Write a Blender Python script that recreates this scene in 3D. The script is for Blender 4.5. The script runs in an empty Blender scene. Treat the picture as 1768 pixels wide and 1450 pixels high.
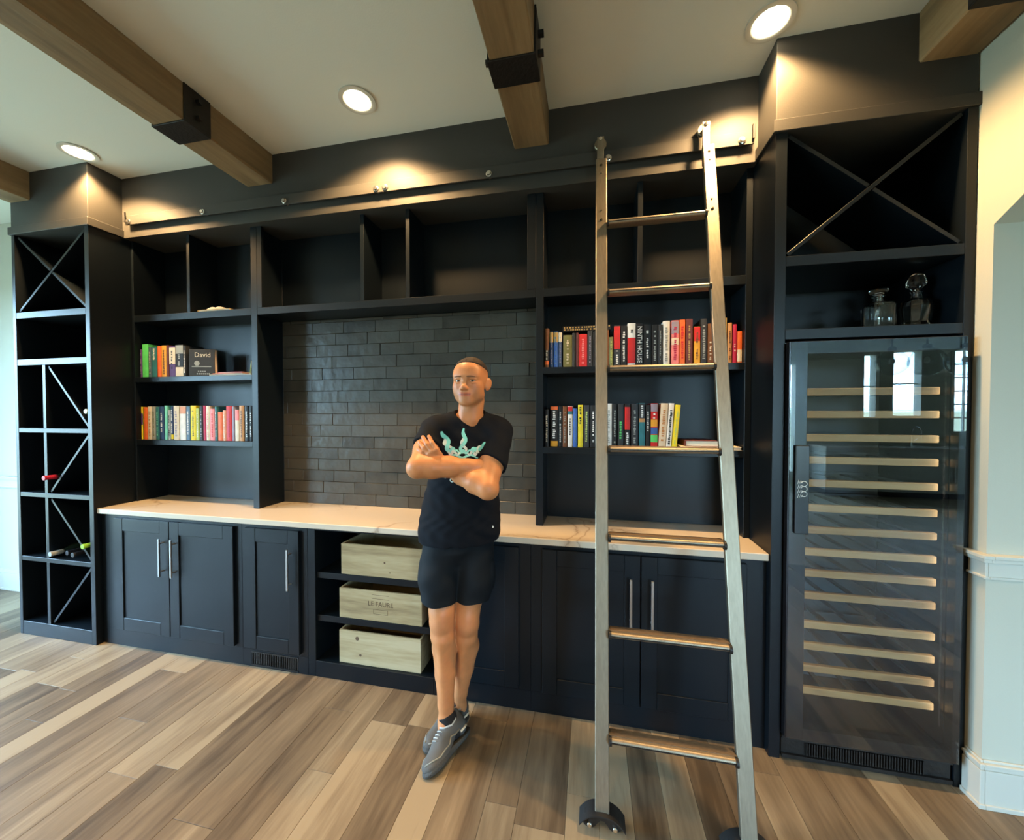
import bpy, math, random
import numpy as np
from mathutils import Vector, Matrix
from mathutils.bvhtree import BVHTree

random.seed(7)
S = bpy.context.scene
COL = S.collection
PI = math.pi

# ------------------------------------------------------------------ camera, sky, exposure
cam_d = bpy.data.cameras.new('camera')
cam_d.sensor_width = 36.0
cam_d.lens = 654.77 / 1768 * 36.0
cam_d.clip_start = 0.02
cam = bpy.data.objects.new('camera', cam_d)
COL.objects.link(cam)
_yaw, _pit = 0.2047, 0.0183
_f = Vector((-math.sin(_yaw) * math.cos(_pit), math.cos(_yaw) * math.cos(_pit), -math.sin(_pit)))
_r = Vector((math.cos(_yaw), math.sin(_yaw), 0))
_u = _r.cross(_f)
cam.matrix_world = Matrix(((_r.x, _u.x, -_f.x, 0.24), (_r.y, _u.y, -_f.y, -1.886), (_r.z, _u.z, -_f.z, 1.5512), (0, 0, 0, 1)))
S.camera = cam

S.view_settings.view_transform = 'Standard'
S.view_settings.look = 'None'
S.view_settings.gamma = 1.0
S.view_settings.use_curve_mapping = False
S.view_settings.exposure = -0.08

SKY = 50.0
CAN_W = 225.0
ROOM_W = 84.0
w = bpy.data.worlds.new('sky'); S.world = w; w.use_nodes = True
nt = w.node_tree; nt.nodes.clear()
out = nt.nodes.new('ShaderNodeOutputWorld'); bg = nt.nodes.new('ShaderNodeBackground')
tc = nt.nodes.new('ShaderNodeTexCoord'); sp = nt.nodes.new('ShaderNodeSeparateXYZ'); rp = nt.nodes.new('ShaderNodeValToRGB')
nt.links.new(tc.outputs['Generated'], sp.inputs[0]); nt.links.new(sp.outputs['Z'], rp.inputs[0])
e = rp.color_ramp.elements
e[0].position = 0.0; e[0].color = (0.10, 0.15, 0.14, 1)
e[1].position = 1.0; e[1].color = (0.30, 0.58, 1.0, 1)
a = rp.color_ramp.elements.new(0.02); a.color = (0.48, 0.77, 1.0, 1)
nt.links.new(rp.outputs[0], bg.inputs[0]); bg.inputs[1].default_value = SKY
nt.links.new(bg.outputs[0], out.inputs[0])
try:
    S.cycles.max_bounces = 8; S.cycles.diffuse_bounces = 4; S.cycles.glossy_bounces = 4
    S.cycles.transmission_bounces = 6; S.cycles.transparent_max_bounces = 12
    S.cycles.sample_clamp_indirect = 6.0; S.cycles.caustics_reflective = False; S.cycles.caustics_refractive = False
except Exception:
    pass

# ------------------------------------------------------------------ materials
MT = {}
def mat(name, col, rough=0.5, metal=0.0, spec=0.5, noise=None, bump=None, **kw):
    """noise=(scale, amount, stretch xyz); bump=(scale, strength)"""
    m = bpy.data.materials.new(name); m.use_nodes = True
    n = m.node_tree; b = n.nodes['Principled BSDF']
    b.inputs['Base Color'].default_value = (*col, 1); b.inputs['Roughness'].default_value = rough
    b.inputs['Metallic'].default_value = metal; b.inputs['Specular IOR Level'].default_value = spec
    for k, v in kw.items(): b.inputs[k.replace('_', ' ')].default_value = v
    if noise or bump:
        tc = n.nodes.new('ShaderNodeTexCoord')
    if noise:
        mp = n.nodes.new('ShaderNodeMapping'); nz = n.nodes.new('ShaderNodeTexNoise')
        mp.inputs['Scale'].default_value = noise[2] if len(noise) > 2 else (1, 1, 1)
        nz.inputs['Scale'].default_value = noise[0]; nz.inputs['Detail'].default_value = 5
        n.links.new(tc.outputs['Object'], mp.inputs[0]); n.links.new(mp.outputs[0], nz.inputs[0])
        cr = n.nodes.new('ShaderNodeValToRGB'); k = noise[1]
        cr.color_ramp.elements[0].color = (*[c * (1 - k) for c in col], 1); cr.color_ramp.elements[0].position = 0.3
        cr.color_ramp.elements[1].color = (*[min(1, c * (1 + k)) for c in col], 1); cr.color_ramp.elements[1].position = 0.7
        n.links.new(nz.outputs[0], cr.inputs[0]); n.links.new(cr.outputs[0], b.inputs['Base Color'])
    if bump:
        nb = n.nodes.new('ShaderNodeTexNoise'); nb.inputs['Scale'].default_value = bump[0]; nb.inputs['Detail'].default_value = 3
        bp = n.nodes.new('ShaderNodeBump'); bp.inputs['Strength'].default_value = bump[1]; bp.inputs['Distance'].default_value = 0.01
        n.links.new(tc.outputs['Object'], nb.inputs[0]); n.links.new(nb.outputs[0], bp.inputs['Height']); n.links.new(bp.outputs[0], b.inputs['Normal'])
    MT[name] = m
    return m

def wood(name, cols, grain=(14, 14, 1.2), rough=0.45, knots=0.0, spec=0.4, per_object=True, axis='z', bumps=0.15):
    """procedural wood: each object takes its own tone from the ramp, with grain along the long axis"""
    m = bpy.data.materials.new(name); m.use_nodes = True
    n = m.node_tree; b = n.nodes['Principled BSDF']; L = n.links.new
    tc = n.nodes.new('ShaderNodeTexCoord'); oi = n.nodes.new('ShaderNodeObjectInfo')
    add = n.nodes.new('ShaderNodeVectorMath'); add.operation = 'ADD'
    sc = n.nodes.new('ShaderNodeVectorMath'); sc.operation = 'SCALE'; sc.inputs['Scale'].default_value = 37.0
    cmb = n.nodes.new('ShaderNodeCombineXYZ')
    for i in range(3): L(oi.outputs['Random'], cmb.inputs[i])
    L(cmb.outputs[0], sc.inputs[0]); L(tc.outputs['Object'], add.inputs[0]); L(sc.outputs[0], add.inputs[1])
    mp = n.nodes.new('ShaderNodeMapping'); mp.inputs['Scale'].default_value = grain; L(add.outputs[0], mp.inputs[0])
    n1 = n.nodes.new('ShaderNodeTexNoise'); n1.inputs['Scale'].default_value = 1.0; n1.inputs['Detail'].default_value = 8; n1.inputs['Distortion'].default_value = 0.6
    L(mp.outputs[0], n1.inputs[0])
    mp2 = n.nodes.new('ShaderNodeMapping'); mp2.inputs['Scale'].default_value = tuple(g * 6 for g in grain); L(add.outputs[0], mp2.inputs[0])
    n2 = n.nodes.new('ShaderNodeTexNoise'); n2.inputs['Scale'].default_value = 1.0; n2.inputs['Detail'].default_value = 4; L(mp2.outputs[0], n2.inputs[0])
    mix = n.nodes.new('ShaderNodeMath'); mix.operation = 'MULTIPLY_ADD'; L(n1.outputs[0], mix.inputs[0]); mix.inputs[1].default_value = 1.5
    mo = n.nodes.new('ShaderNodeMath'); mo.operation = 'MULTIPLY_ADD'; L(oi.outputs['Random'], mo.inputs[0]); mo.inputs[1].default_value = 0.75 if per_object else 0.0; mo.inputs[2].default_value = -0.75 if per_object else -0.38
    L(mo.outputs[0], mix.inputs[2])
    m3 = n.nodes.new('ShaderNodeMath'); m3.operation = 'MULTIPLY_ADD'; L(n2.outputs[0], m3.inputs[0]); m3.inputs[1].default_value = 0.55
    L(mix.outputs[0], m3.inputs[2])
    cr = n.nodes.new('ShaderNodeValToRGB'); el = cr.color_ramp.elements
    el[0].position = 0.1; el[0].color = (*cols[0], 1); el[1].position = 0.95; el[1].color = (*cols[-1], 1)
    for i, c in enumerate(cols[1:-1]): q = el.new(0.1 + 0.85 * (i + 1) / (len(cols) - 1)); q.color = (*c, 1)
    L(m3.outputs[0], cr.inputs[0]); L(cr.outputs[0], b.inputs['Base Color'])
    b.inputs['Roughness'].default_value = rough; b.inputs['Specular IOR Level'].default_value = spec
    bp = n.nodes.new('ShaderNodeBump'); bp.inputs['Strength'].default_value = bumps; bp.inputs['Distance'].default_value = 0.004
    L(n2.outputs[0], bp.inputs['Height']); L(bp.outputs[0], b.inputs['Normal'])
    MT[name] = m
    return m

mat('paint_dark', (0.0034, 0.0064, 0.0096), 0.38, spec=0.30, bump=(220, 0.03))
mat('paint_bulkhead', (0.042, 0.041, 0.037), 0.55, spec=0.35, bump=(180, 0.04))
mat('ceiling_white', (0.76, 0.79, 0.72), 0.9, spec=0.1, bump=(150, 0.05))
mat('wall_pale', (0.53, 0.54, 0.46), 0.75, spec=0.2, bump=(150, 0.04))
mat('trim_white', (0.58, 0.59, 0.53), 0.4, spec=0.4)
mat('iron_black', (0.012, 0.011, 0.010), 0.5, 0.3, noise=(30, 0.3), bump=(60, 0.2))
mat('steel_satin', (0.30, 0.255, 0.19), 0.50, 1.0, noise=(3, 0.10, (40, 40, 1)), bump=(40, 0.03))
mat('steel_bright', (0.72, 0.70, 0.66), 0.22, 1.0)
mat('steel_handle', (0.60, 0.62, 0.63), 0.28, 1.0)
mat('tread_brown', (0.13, 0.085, 0.045), 0.55, 0.0, noise=(60, 0.3, (1, 8, 1)))
mat('rubber_black', (0.010, 0.010, 0.010), 0.55)
mat('shade_black', (0.005, 0.005, 0.006), 0.6)
mat('grout', (0.085, 0.078, 0.064), 0.9)
mat('brass_dark', (0.10, 0.08, 0.05), 0.4, 0.9)
mat('cooler_black', (0.006, 0.007, 0.009), 0.25, spec=0.5)
mat('cooler_inside', (0.055, 0.070, 0.080), 0.6)
mat('print_white', (0.80, 0.82, 0.80), 0.6)
mat('ink_brown', (0.10, 0.06, 0.03), 0.8)
mat('page_cream', (0.68, 0.60, 0.46), 0.85, noise=(4, 0.12, (1, 200, 1)))
wood('plank_wood', [(0.075, 0.055, 0.035), (0.128, 0.094, 0.060), (0.180, 0.135, 0.085), (0.232, 0.178, 0.113), (0.315, 0.252, 0.162)], grain=(9, 0.9, 9), rough=0.42, spec=0.35)
wood('beam_wood', [(0.10, 0.062, 0.030), (0.175, 0.112, 0.054), (0.25, 0.165, 0.080), (0.34, 0.235, 0.125)], grain=(7, 0.8, 7), rough=0.55, per_object=False, bumps=0.5)
wood('crate_wood', [(0.20, 0.145, 0.075), (0.32, 0.245, 0.130), (0.40, 0.32, 0.18), (0.47, 0.39, 0.24)], grain=(1.6, 9, 14), rough=0.7, spec=0.2)
wood('rack_wood', [(0.30, 0.165, 0.065), (0.46, 0.27, 0.11), (0.56, 0.36, 0.165)], grain=(2, 12, 20), rough=0.55)

def marble():
    m = bpy.data.materials.new('marble'); m.use_nodes = True; n = m.node_tree; b = n.nodes['Principled BSDF']; L = n.links.new
    tc = n.nodes.new('ShaderNodeTexCoord')
    nz = n.nodes.new('ShaderNodeTexNoise'); nz.inputs['Scale'].default_value = 2.2; nz.inputs['Detail'].default_value = 6
    L(tc.outputs['Object'], nz.inputs[0])
    mixv = n.nodes.new('ShaderNodeMix'); mixv.data_type = 'RGBA'; mixv.blend_type = 'ADD'; mixv.inputs[0].default_value = 0.55
    L(tc.outputs['Object'], mixv.inputs[6]); L(nz.outputs['Color'], mixv.inputs[7])
    vo = n.nodes.new('ShaderNodeTexVoronoi'); vo.feature = 'DISTANCE_TO_EDGE'; vo.inputs['Scale'].default_value = 2.1; L(mixv.outputs[2], vo.inputs[0])
    cr = n.nodes.new('ShaderNodeValToRGB'); cr.color_ramp.elements[0].position = 0.0; cr.color_ramp.elements[0].color = (0.36, 0.29, 0.22, 1)
    cr.color_ramp.elements[1].position = 0.035; cr.color_ramp.elements[1].color = (0.60, 0.525, 0.42, 1)
    q = cr.color_ramp.elements.new(0.010); q.color = (0.52, 0.44, 0.35, 1)
    L(vo.outputs[0], cr.inputs[0]); n2 = n.nodes.new('ShaderNodeTexNoise'); n2.inputs['Scale'].default_value = 1.3; L(tc.outputs['Object'], n2.inputs[0])
    c2 = n.nodes.new('ShaderNodeValToRGB'); c2.color_ramp.elements[0].position = 0.50; c2.color_ramp.elements[0].color = (0, 0, 0, 1); c2.color_ramp.elements[1].position = 0.62; L(n2.outputs[0], c2.inputs[0])
    mx = n.nodes.new('ShaderNodeMix'); mx.data_type = 'RGBA'; L(c2.outputs[0], mx.inputs[0]); mx.inputs[6].default_value = (0.59, 0.515, 0.41, 1); L(cr.outputs[0], mx.inputs[7])
    L(mx.outputs[2], b.inputs['Base Color']); b.inputs['Roughness'].default_value = 0.22; b.inputs['Specular IOR Level'].default_value = 0.45
    MT['marble'] = m
marble()

def tile_mat():
    m = bpy.data.materials.new('tile_glaze'); m.use_nodes = True; n = m.node_tree; b = n.nodes['Principled BSDF']; L = n.links.new
    tc = n.nodes.new('ShaderNodeTexCoord'); oi = n.nodes.new('ShaderNodeObjectInfo')
    cr = n.nodes.new('ShaderNodeValToRGB'); el = cr.color_ramp.elements
    el[0].color = (0.018, 0.016, 0.013, 1); el[1].color = (0.105, 0.095, 0.073, 1)
    for p, c in ((0.3, (0.050, 0.045, 0.035)), (0.55, (0.066, 0.060, 0.047)), (0.8, (0.068, 0.070, 0.060))): q = el.new(p); q.color = (*c, 1)
    nz = n.nodes.new('ShaderNodeTexNoise'); nz.inputs['Scale'].default_value = 9; nz.inputs['Detail'].default_value = 5
    geo = n.nodes.new('ShaderNodeNewGeometry'); L(geo.outputs['Position'], nz.inputs[0])
    ma = n.nodes.new('ShaderNodeMath'); ma.operation = 'MULTIPLY_ADD'; L(nz.outputs[0], ma.inputs[0]); ma.inputs[1].default_value = 0.8
    mb = n.nodes.new('ShaderNodeMath'); mb.operation = 'MULTIPLY_ADD'; L(oi.outputs['Random'], mb.inputs[0]); mb.inputs[1].default_value = 0.42; mb.inputs[2].default_value = -0.14
    L(mb.outputs[0], ma.inputs[2]); L(ma.outputs[0], cr.inputs[0]); L(cr.outputs[0], b.inputs['Base Color'])
    b.inputs['Roughness'].default_value = 0.34; b.inputs['Specular IOR Level'].default_value = 0.4
    n2 = n.nodes.new('ShaderNodeTexNoise'); n2.inputs['Scale'].default_value = 16; n2.inputs['Detail'].default_value = 2; L(geo.outputs['Position'], n2.inputs[0])
    bp = n.nodes.new('ShaderNodeBump'); bp.inputs['Strength'].default_value = 0.35; bp.inputs['Distance'].default_value = 0.010
    L(n2.outputs[0], bp.inputs['Height']); L(bp.outputs[0], b.inputs['Normal'])
    MT['tile_glaze'] = m
tile_mat()

def thin_glass(name, tint, ior):
    m = bpy.data.materials.new(name); m.use_nodes = True; n = m.node_tree; n.nodes.clear(); L = n.links.new
    o = n.nodes.new('ShaderNodeOutputMaterial'); t = n.nodes.new('ShaderNodeBsdfTransparent'); g = n.nodes.new('ShaderNodeBsdfGlossy')
    f = n.nodes.new('ShaderNodeFresnel'); x = n.nodes.new('ShaderNodeMixShader')
    ge = n.nodes.new('ShaderNodeNewGeometry'); mi = n.nodes.new('ShaderNodeMix')      # same reflectance entering and leaving the thin pane
    mi.inputs[2].default_value = ior; mi.inputs[3].default_value = 1 / ior; L(ge.outputs['Backfacing'], mi.inputs[0]); L(mi.outputs[0], f.inputs[0])
    t.inputs[0].default_value = (*tint, 1); g.inputs['Roughness'].default_value = 0.0
    L(f.outputs[0], x.inputs[0]); L(t.outputs[0], x.inputs[1]); L(g.outputs[0], x.inputs[2]); L(x.outputs[0], o.inputs[0])
    MT[name] = m
thin_glass('cooler_glass', (0.90, 0.93, 0.94), 1.75)
thin_glass('window_glass', (0.97, 0.98, 0.98), 1.45)
thin_glass('globe_glass', (0.82, 0.86, 0.86), 2.0)
mat('crystal', (0.92, 0.95, 0.95), 0.03, spec=0.5, Transmission_Weight=1.0, IOR=1.5)
mat('bottle_glass', (0.010, 0.020, 0.014), 0.12, spec=0.6)

def emis(name, col, s):
    m = bpy.data.materials.new(name); m.use_nodes = True; b = m.node_tree.nodes['Principled BSDF']
    b.inputs['Base Color'].default_value = (0.8, 0.8, 0.8, 1); b.inputs['Emission Color'].default_value = (*col, 1); b.inputs['Emission Strength'].default_value = s
    MT[name] = m
emis('lamp_lens', (1.0, 0.80, 0.52), 22.0)

_flat = {}
def flat(col, rough=0.55):
    k = tuple(round(c, 3) for c in col) + (rough,)
    if k not in _flat:
        _flat[k] = mat('cover_%d' % len(_flat), col, rough, spec=0.35, noise=(25, 0.10))
    return _flat[k]

# ------------------------------------------------------------------ mesh helpers
WO = {}
class M:
    def __init__(s): s.v = []; s.f = []
    def add(s, V, F):
        o = len(s.v); s.v += [tuple(p) for p in V]; s.f += [tuple(i + o for i in f) for f in F]; return s
    def box(s, x0, x1, y0, y1, z0, z1, b=0.0, mx=None):
        c = ((x0 + x1) / 2, (y0 + y1) / 2, (z0 + z1) / 2); h = (abs(x1 - x0) / 2, abs(y1 - y0) / 2, abs(z1 - z0) / 2)
        b = min(b, 0.45 * min(h))
        if b <= 0:
            V = [(c[0] + i * h[0], c[1] + j * h[1], c[2] + k * h[2]) for i in (-1, 1) for j in (-1, 1) for k in (-1, 1)]
            F = [(0, 1, 3, 2), (4, 6, 7, 5), (0, 4, 5, 1), (2, 3, 7, 6), (0, 2, 6, 4), (1, 5, 7, 3)]
        else:
            V = []; idx = {}
            for i in (-1, 1):
                for j in (-1, 1):
                    for k in (-1, 1):
                        for a in range(3):
                            p = [i * h[0], j * h[1], k * h[2]]
                            for t, sg in enumerate((i, j, k)):
                                if t != a: p[t] -= sg * b
                            idx[(i, j, k, a)] = len(V); V.append((c[0] + p[0], c[1] + p[1], c[2] + p[2]))
            F = []
            def face(ids, nrm):
                P = [Vector(V[q]) for q in ids]; nn = (P[1] - P[0]).cross(P[2] - P[0])
                F.append(tuple(ids) if nn.dot(Vector(nrm)) > 0 else tuple(reversed(ids)))
            for a in range(3):
                o = [q for q in range(3) if q != a]
                for sg in (-1, 1):
                    ids = []
                    for s1, s2 in ((-1, -1), (1, -1), (1, 1), (-1, 1)):
                        t = [0, 0, 0]; t[a] = sg; t[o[0]] = s1; t[o[1]] = s2; ids.append(idx[(*t, a)])
                    nr = [0, 0, 0]; nr[a] = sg; face(ids, nr)
                for s1 in (-1, 1):
                    for s2 in (-1, 1):
                        t0 = [0, 0, 0]; t1 = [0, 0, 0]; t0[a] = -1; t1[a] = 1
                        for t in (t0, t1): t[o[0]] = s1; t[o[1]] = s2
                        nr = [0, 0, 0]; nr[o[0]] = s1; nr[o[1]] = s2
                        face([idx[(*t0, o[0])], idx[(*t1, o[0])], idx[(*t1, o[1])], idx[(*t0, o[1])]], nr)
            for i in (-1, 1):
                for j in (-1, 1):
                    for k in (-1, 1): face([idx[(i, j, k, 0)], idx[(i, j, k, 1)], idx[(i, j, k, 2)]], (i, j, k))
        if mx is not None: V = [mx @ Vector(p) for p in V]
        return s.add(V, F)
    def obox(s, c, half, axes, b=0.0):
        ax = [Vector(a) for a in axes]
        m = Matrix(((ax[0].x, ax[1].x, ax[2].x, c[0]), (ax[0].y, ax[1].y, ax[2].y, c[1]), (ax[0].z, ax[1].z, ax[2].z, c[2]), (0, 0, 0, 1)))
        return s.box(-half[0], half[0], -half[1], half[1], -half[2], half[2], b, m)
    def cyl(s, p0, p1, r0, r1=None, n=16, caps=True):
        p0 = Vector(p0); p1 = Vector(p1); r1 = r0 if r1 is None else r1
        d = (p1 - p0).normalized(); a = d.orthogonal().normalized(); b = d.cross(a)
        V = []
        for p, r in ((p0, r0), (p1, r1)):
            for i in range(n):
                t = 2 * PI * i / n; V.append(p + a * (r * math.cos(t)) + b * (r * math.sin(t)))
        F = [(i, (i + 1) % n, n + (i + 1) % n, n + i) for i in range(n)]
        if caps: F += [tuple(range(n - 1, -1, -1)), tuple(range(n, 2 * n))]
        return s.add(V, F)
    def lathe(s, c, prof, n=24, axis=(0, 0, 1), square=0.0):
        d = Vector(axis).normalized(); a = Vector((1, 0, 0)) if abs(d.z) > 0.9 else d.orthogonal().normalized(); b = d.cross(a)
        V = []; c = Vector(c)
        for r, h in prof:
            for i in range(n):
                t = 2 * PI * i / n; q = 1.0
                if square and r > 0.02:
                    q = 1 / (abs(math.cos(t)) ** 6 + abs(math.sin(t)) ** 6) ** (1 / 6); q = 1 + (q - 1) * square
                V.append(c + d * h + a * (r * q * math.cos(t)) + b * (r * q * math.sin(t)))
        F = []
        for k in range(len(prof) - 1):
            for i in range(n): F.append((k * n + i, k * n + (i + 1) % n, (k + 1) * n + (i + 1) % n, (k + 1) * n + i))
        F.append(tuple(range(n - 1, -1, -1))); F.append(tuple((len(prof) - 1) * n + i for i in range(n)))
        return s.add(V, F)
    def tube(s, pts, r, n=8):
        pts = [Vector(p) for p in pts]; V = []; up = None
        for i, p in enumerate(pts):
            d = (pts[min(i + 1, len(pts) - 1)] - pts[max(i - 1, 0)]).normalized()
            if up is None: up = d.orthogonal().normalized()
            a = (up - d * up.dot(d)).normalized(); up = a; b = d.cross(a)
            rr = r[i] if isinstance(r, (list, tuple)) else r
            for k in range(n): t = 2 * PI * k / n; V.append(p + a * rr * math.cos(t) + b * rr * math.sin(t))
        F = [(i * n + k, i * n + (k + 1) % n, (i + 1) * n + (k + 1) % n, (i + 1) * n + k) for i in range(len(pts) - 1) for k in range(n)]
        F += [tuple(range(n - 1, -1, -1)), tuple((len(pts) - 1) * n + k for k in range(n))]
        return s.add(V, F)
    def prism(s, poly, d0, d1, axis):
        """poly of 2-D points extruded along axis 0/1/2 from d0 to d1"""
        n = len(poly); V = []
        for d in (d0, d1):
            for p in poly:
                q = list(p); q.insert(axis, d); V.append(tuple(q))
        F = [tuple(range(n - 1, -1, -1)), tuple(range(n, 2 * n))] + [(i, (i + 1) % n, n + (i + 1) % n, n + i) for i in range(n)]
        return s.add(V, F)
    def sphere(s, c, r, n=16, m=10, sc=(1, 1, 1)):
        prof = [(r * math.sin(PI * k / m), -r * math.cos(PI * k / m)) for k in range(m + 1)]
        prof[0] = (1e-4, -r); prof[-1] = (1e-4, r)
        o = len(s.v); s.lathe((0, 0, 0), prof, n)
        s.v[o:] = [(c[0] + p[0] * sc[0], c[1] + p[1] * sc[1], c[2] + p[2] * sc[2]) for p in s.v[o:]]
        return s
    def xf(s, mx): s.v = [tuple(mx @ Vector(p)) for p in s.v]; return s
    def build(s, name, material, parent=None, smooth=False, origin=None):
        A = np.array(s.v, dtype=float)
        lo = A.min(0); hi = A.max(0)
        o = Vector(origin) if origin is not None else Vector(((lo[0] + hi[0]) / 2, (lo[1] + hi[1]) / 2, lo[2]))
        me = bpy.data.meshes.new(name)
        me.from_pydata((A - np.array(o)).tolist(), [], s.f); me.update()
        import bmesh
        bm = bmesh.new(); bm.from_mesh(me); bmesh.ops.recalc_face_normals(bm, faces=bm.faces); bm.to_mesh(me); bm.free()
        if smooth:
            me.polygons.foreach_set('use_smooth', [True] * len(me.polygons))
            if smooth != 'full': me.set_sharp_from_angle(angle=math.radians(38))
        return link(name, me, material, parent, o)

def link(name, me, material, parent, o):
    if material is not None and not len(me.materials):
        me.materials.append(MT[material] if isinstance(material, str) else material)
    ob = bpy.data.objects.new(name, me); COL.objects.link(ob)
    WO[ob] = Vector(o)
    if parent is not None: ob.parent = parent; ob.location = WO[ob] - WO[parent]
    else: ob.location = o
    return ob

def tag(o, label=None, cat=None, group=None, kind=None):
    if label: o['label'] = label
    if cat: o['category'] = cat
    if group: o['group'] = group
    if kind: o['kind'] = kind
    return o

def thing(name, label, cat, loc, group=None):
    o = bpy.data.objects.new(name, None); COL.objects.link(o); o.location = loc; o.empty_display_size = 0.05
    WO[o] = Vector(loc)
    return tag(o, label, cat, group)

def bx(name, material, parent, x0, x1, y0, y1, z0, z1, b=0.0015):
    return M().box(x0, x1, y0, y1, z0, z1, b).build(name, material, parent)

def struct(o): o['kind'] = 'structure'; return o

def text_mesh(body, size, extrude=0.0004):
    cu = bpy.data.curves.new('lettering', 'FONT'); cu.body = body; cu.size = size; cu.extrude = extrude
    cu.align_x = 'CENTER'; cu.align_y = 'CENTER'; cu.resolution_u = 2
    t = bpy.data.objects.new('lettering', cu); COL.objects.link(t)
    bpy.context.view_layer.update()
    me = bpy.data.meshes.new_from_object(t.evaluated_get(bpy.context.evaluated_depsgraph_get()))
    V = [tuple(v.co) for v in me.vertices]; F = [tuple(p.vertices) for p in me.polygons]
    bpy.data.objects.remove(t); bpy.data.curves.remove(cu); bpy.data.meshes.remove(me)
    m = M(); m.v = V; m.f = F
    return m

# ------------------------------------------------------------------ dimensions (metres)
A0, A1, R0, R1 = -3.690, -2.982, 1.032, 1.754        # tower edges
ZT, ZC = 2.783, 3.188                                # tower top, ceiling
YW, YU, YS, YB, YC = 0.461, 0.2325, 0.1885, 0.041, 0.014
XL, XR, YR = -5.5, 9.0, -7.0                         # rest of the house

# ------------------------------------------------------------------ floor
fl = struct(M().box(XL, XR, YR, YW + 0.2, -0.12, -0.012).build('floor', 'plank_wood'))
x = -5.2; nplank = 0
while x < 2.75:
    wd = random.choice((0.127, 0.127, 0.19, 0.19, 0.165))
    y = -2.35 - random.random() * 0.9
    while y < YW:
        ln = random.uniform(0.7, 1.5); y1 = min(y + ln, YW)
        if y1 - y > 0.02:
            bx('plank', 'plank_wood', fl, x + 0.0006, x + wd - 0.0006, y + 0.0006, y1 - 0.0006, -0.0118, 0.0 + random.uniform(-0.0001, 0.0001), 0.0006); nplank += 1
        y = y1
    x += wd
struct(fl)

# ------------------------------------------------------------------ ceiling and walls
struct(bx('ceiling', 'ceiling_white', None, XL, XR, YR, YW + 0.2, ZC, ZC + 0.15, 0))
struct(bx('wall_back', 'wall_pale', None, XL, XR, YW, YW + 0.2, -0.12, ZC, 0))
# bulkheads over the built-in
for nm, x0, x1, y0 in (('left', A0, A1, 0.0), ('center', A1, R0, YS), ('right', R0, R1, 0.0)):
    m = M()
    if nm == 'center': m.box(x0, x1, y0, YW, 2.777, ZC, 0)
    else:
        m.box(x0, x1, y0, YW, ZT, ZC, 0.002)
        m.box(x0 - (0.012 if nm == 'right' else 0.014), x1 + 0.012, y0 - 0.010, YW, ZT - 0.004, ZT + 0.048, 0.002)
    struct(m.build('wall_bulkhead_' + nm, 'paint_bulkhead'))

def wall_with_windows(name, axis, pos, thick, lo, hi, z0, z1, wins):
    """wall along x (axis 1) or y (axis 0) with rectangular openings (a, b, za, zb)"""
    m = M(); wins = sorted(wins)
    def pc(a, b, za, zb):
        if b - a < 1e-4 or zb - za < 1e-4: return
        if axis == 1: m.box(a, b, pos, pos + thick, za, zb)
        else: m.box(pos, pos + thick, a, b, za, zb)
    c = lo
    for a, b, za, zb in wins:
        pc(c, a, z0, z1); pc(a, b, z0, za); pc(a, b, zb, z1); c = b
    pc(c, hi, z0, z1)
    return struct(m.build(name, 'wall_pale'))

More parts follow.
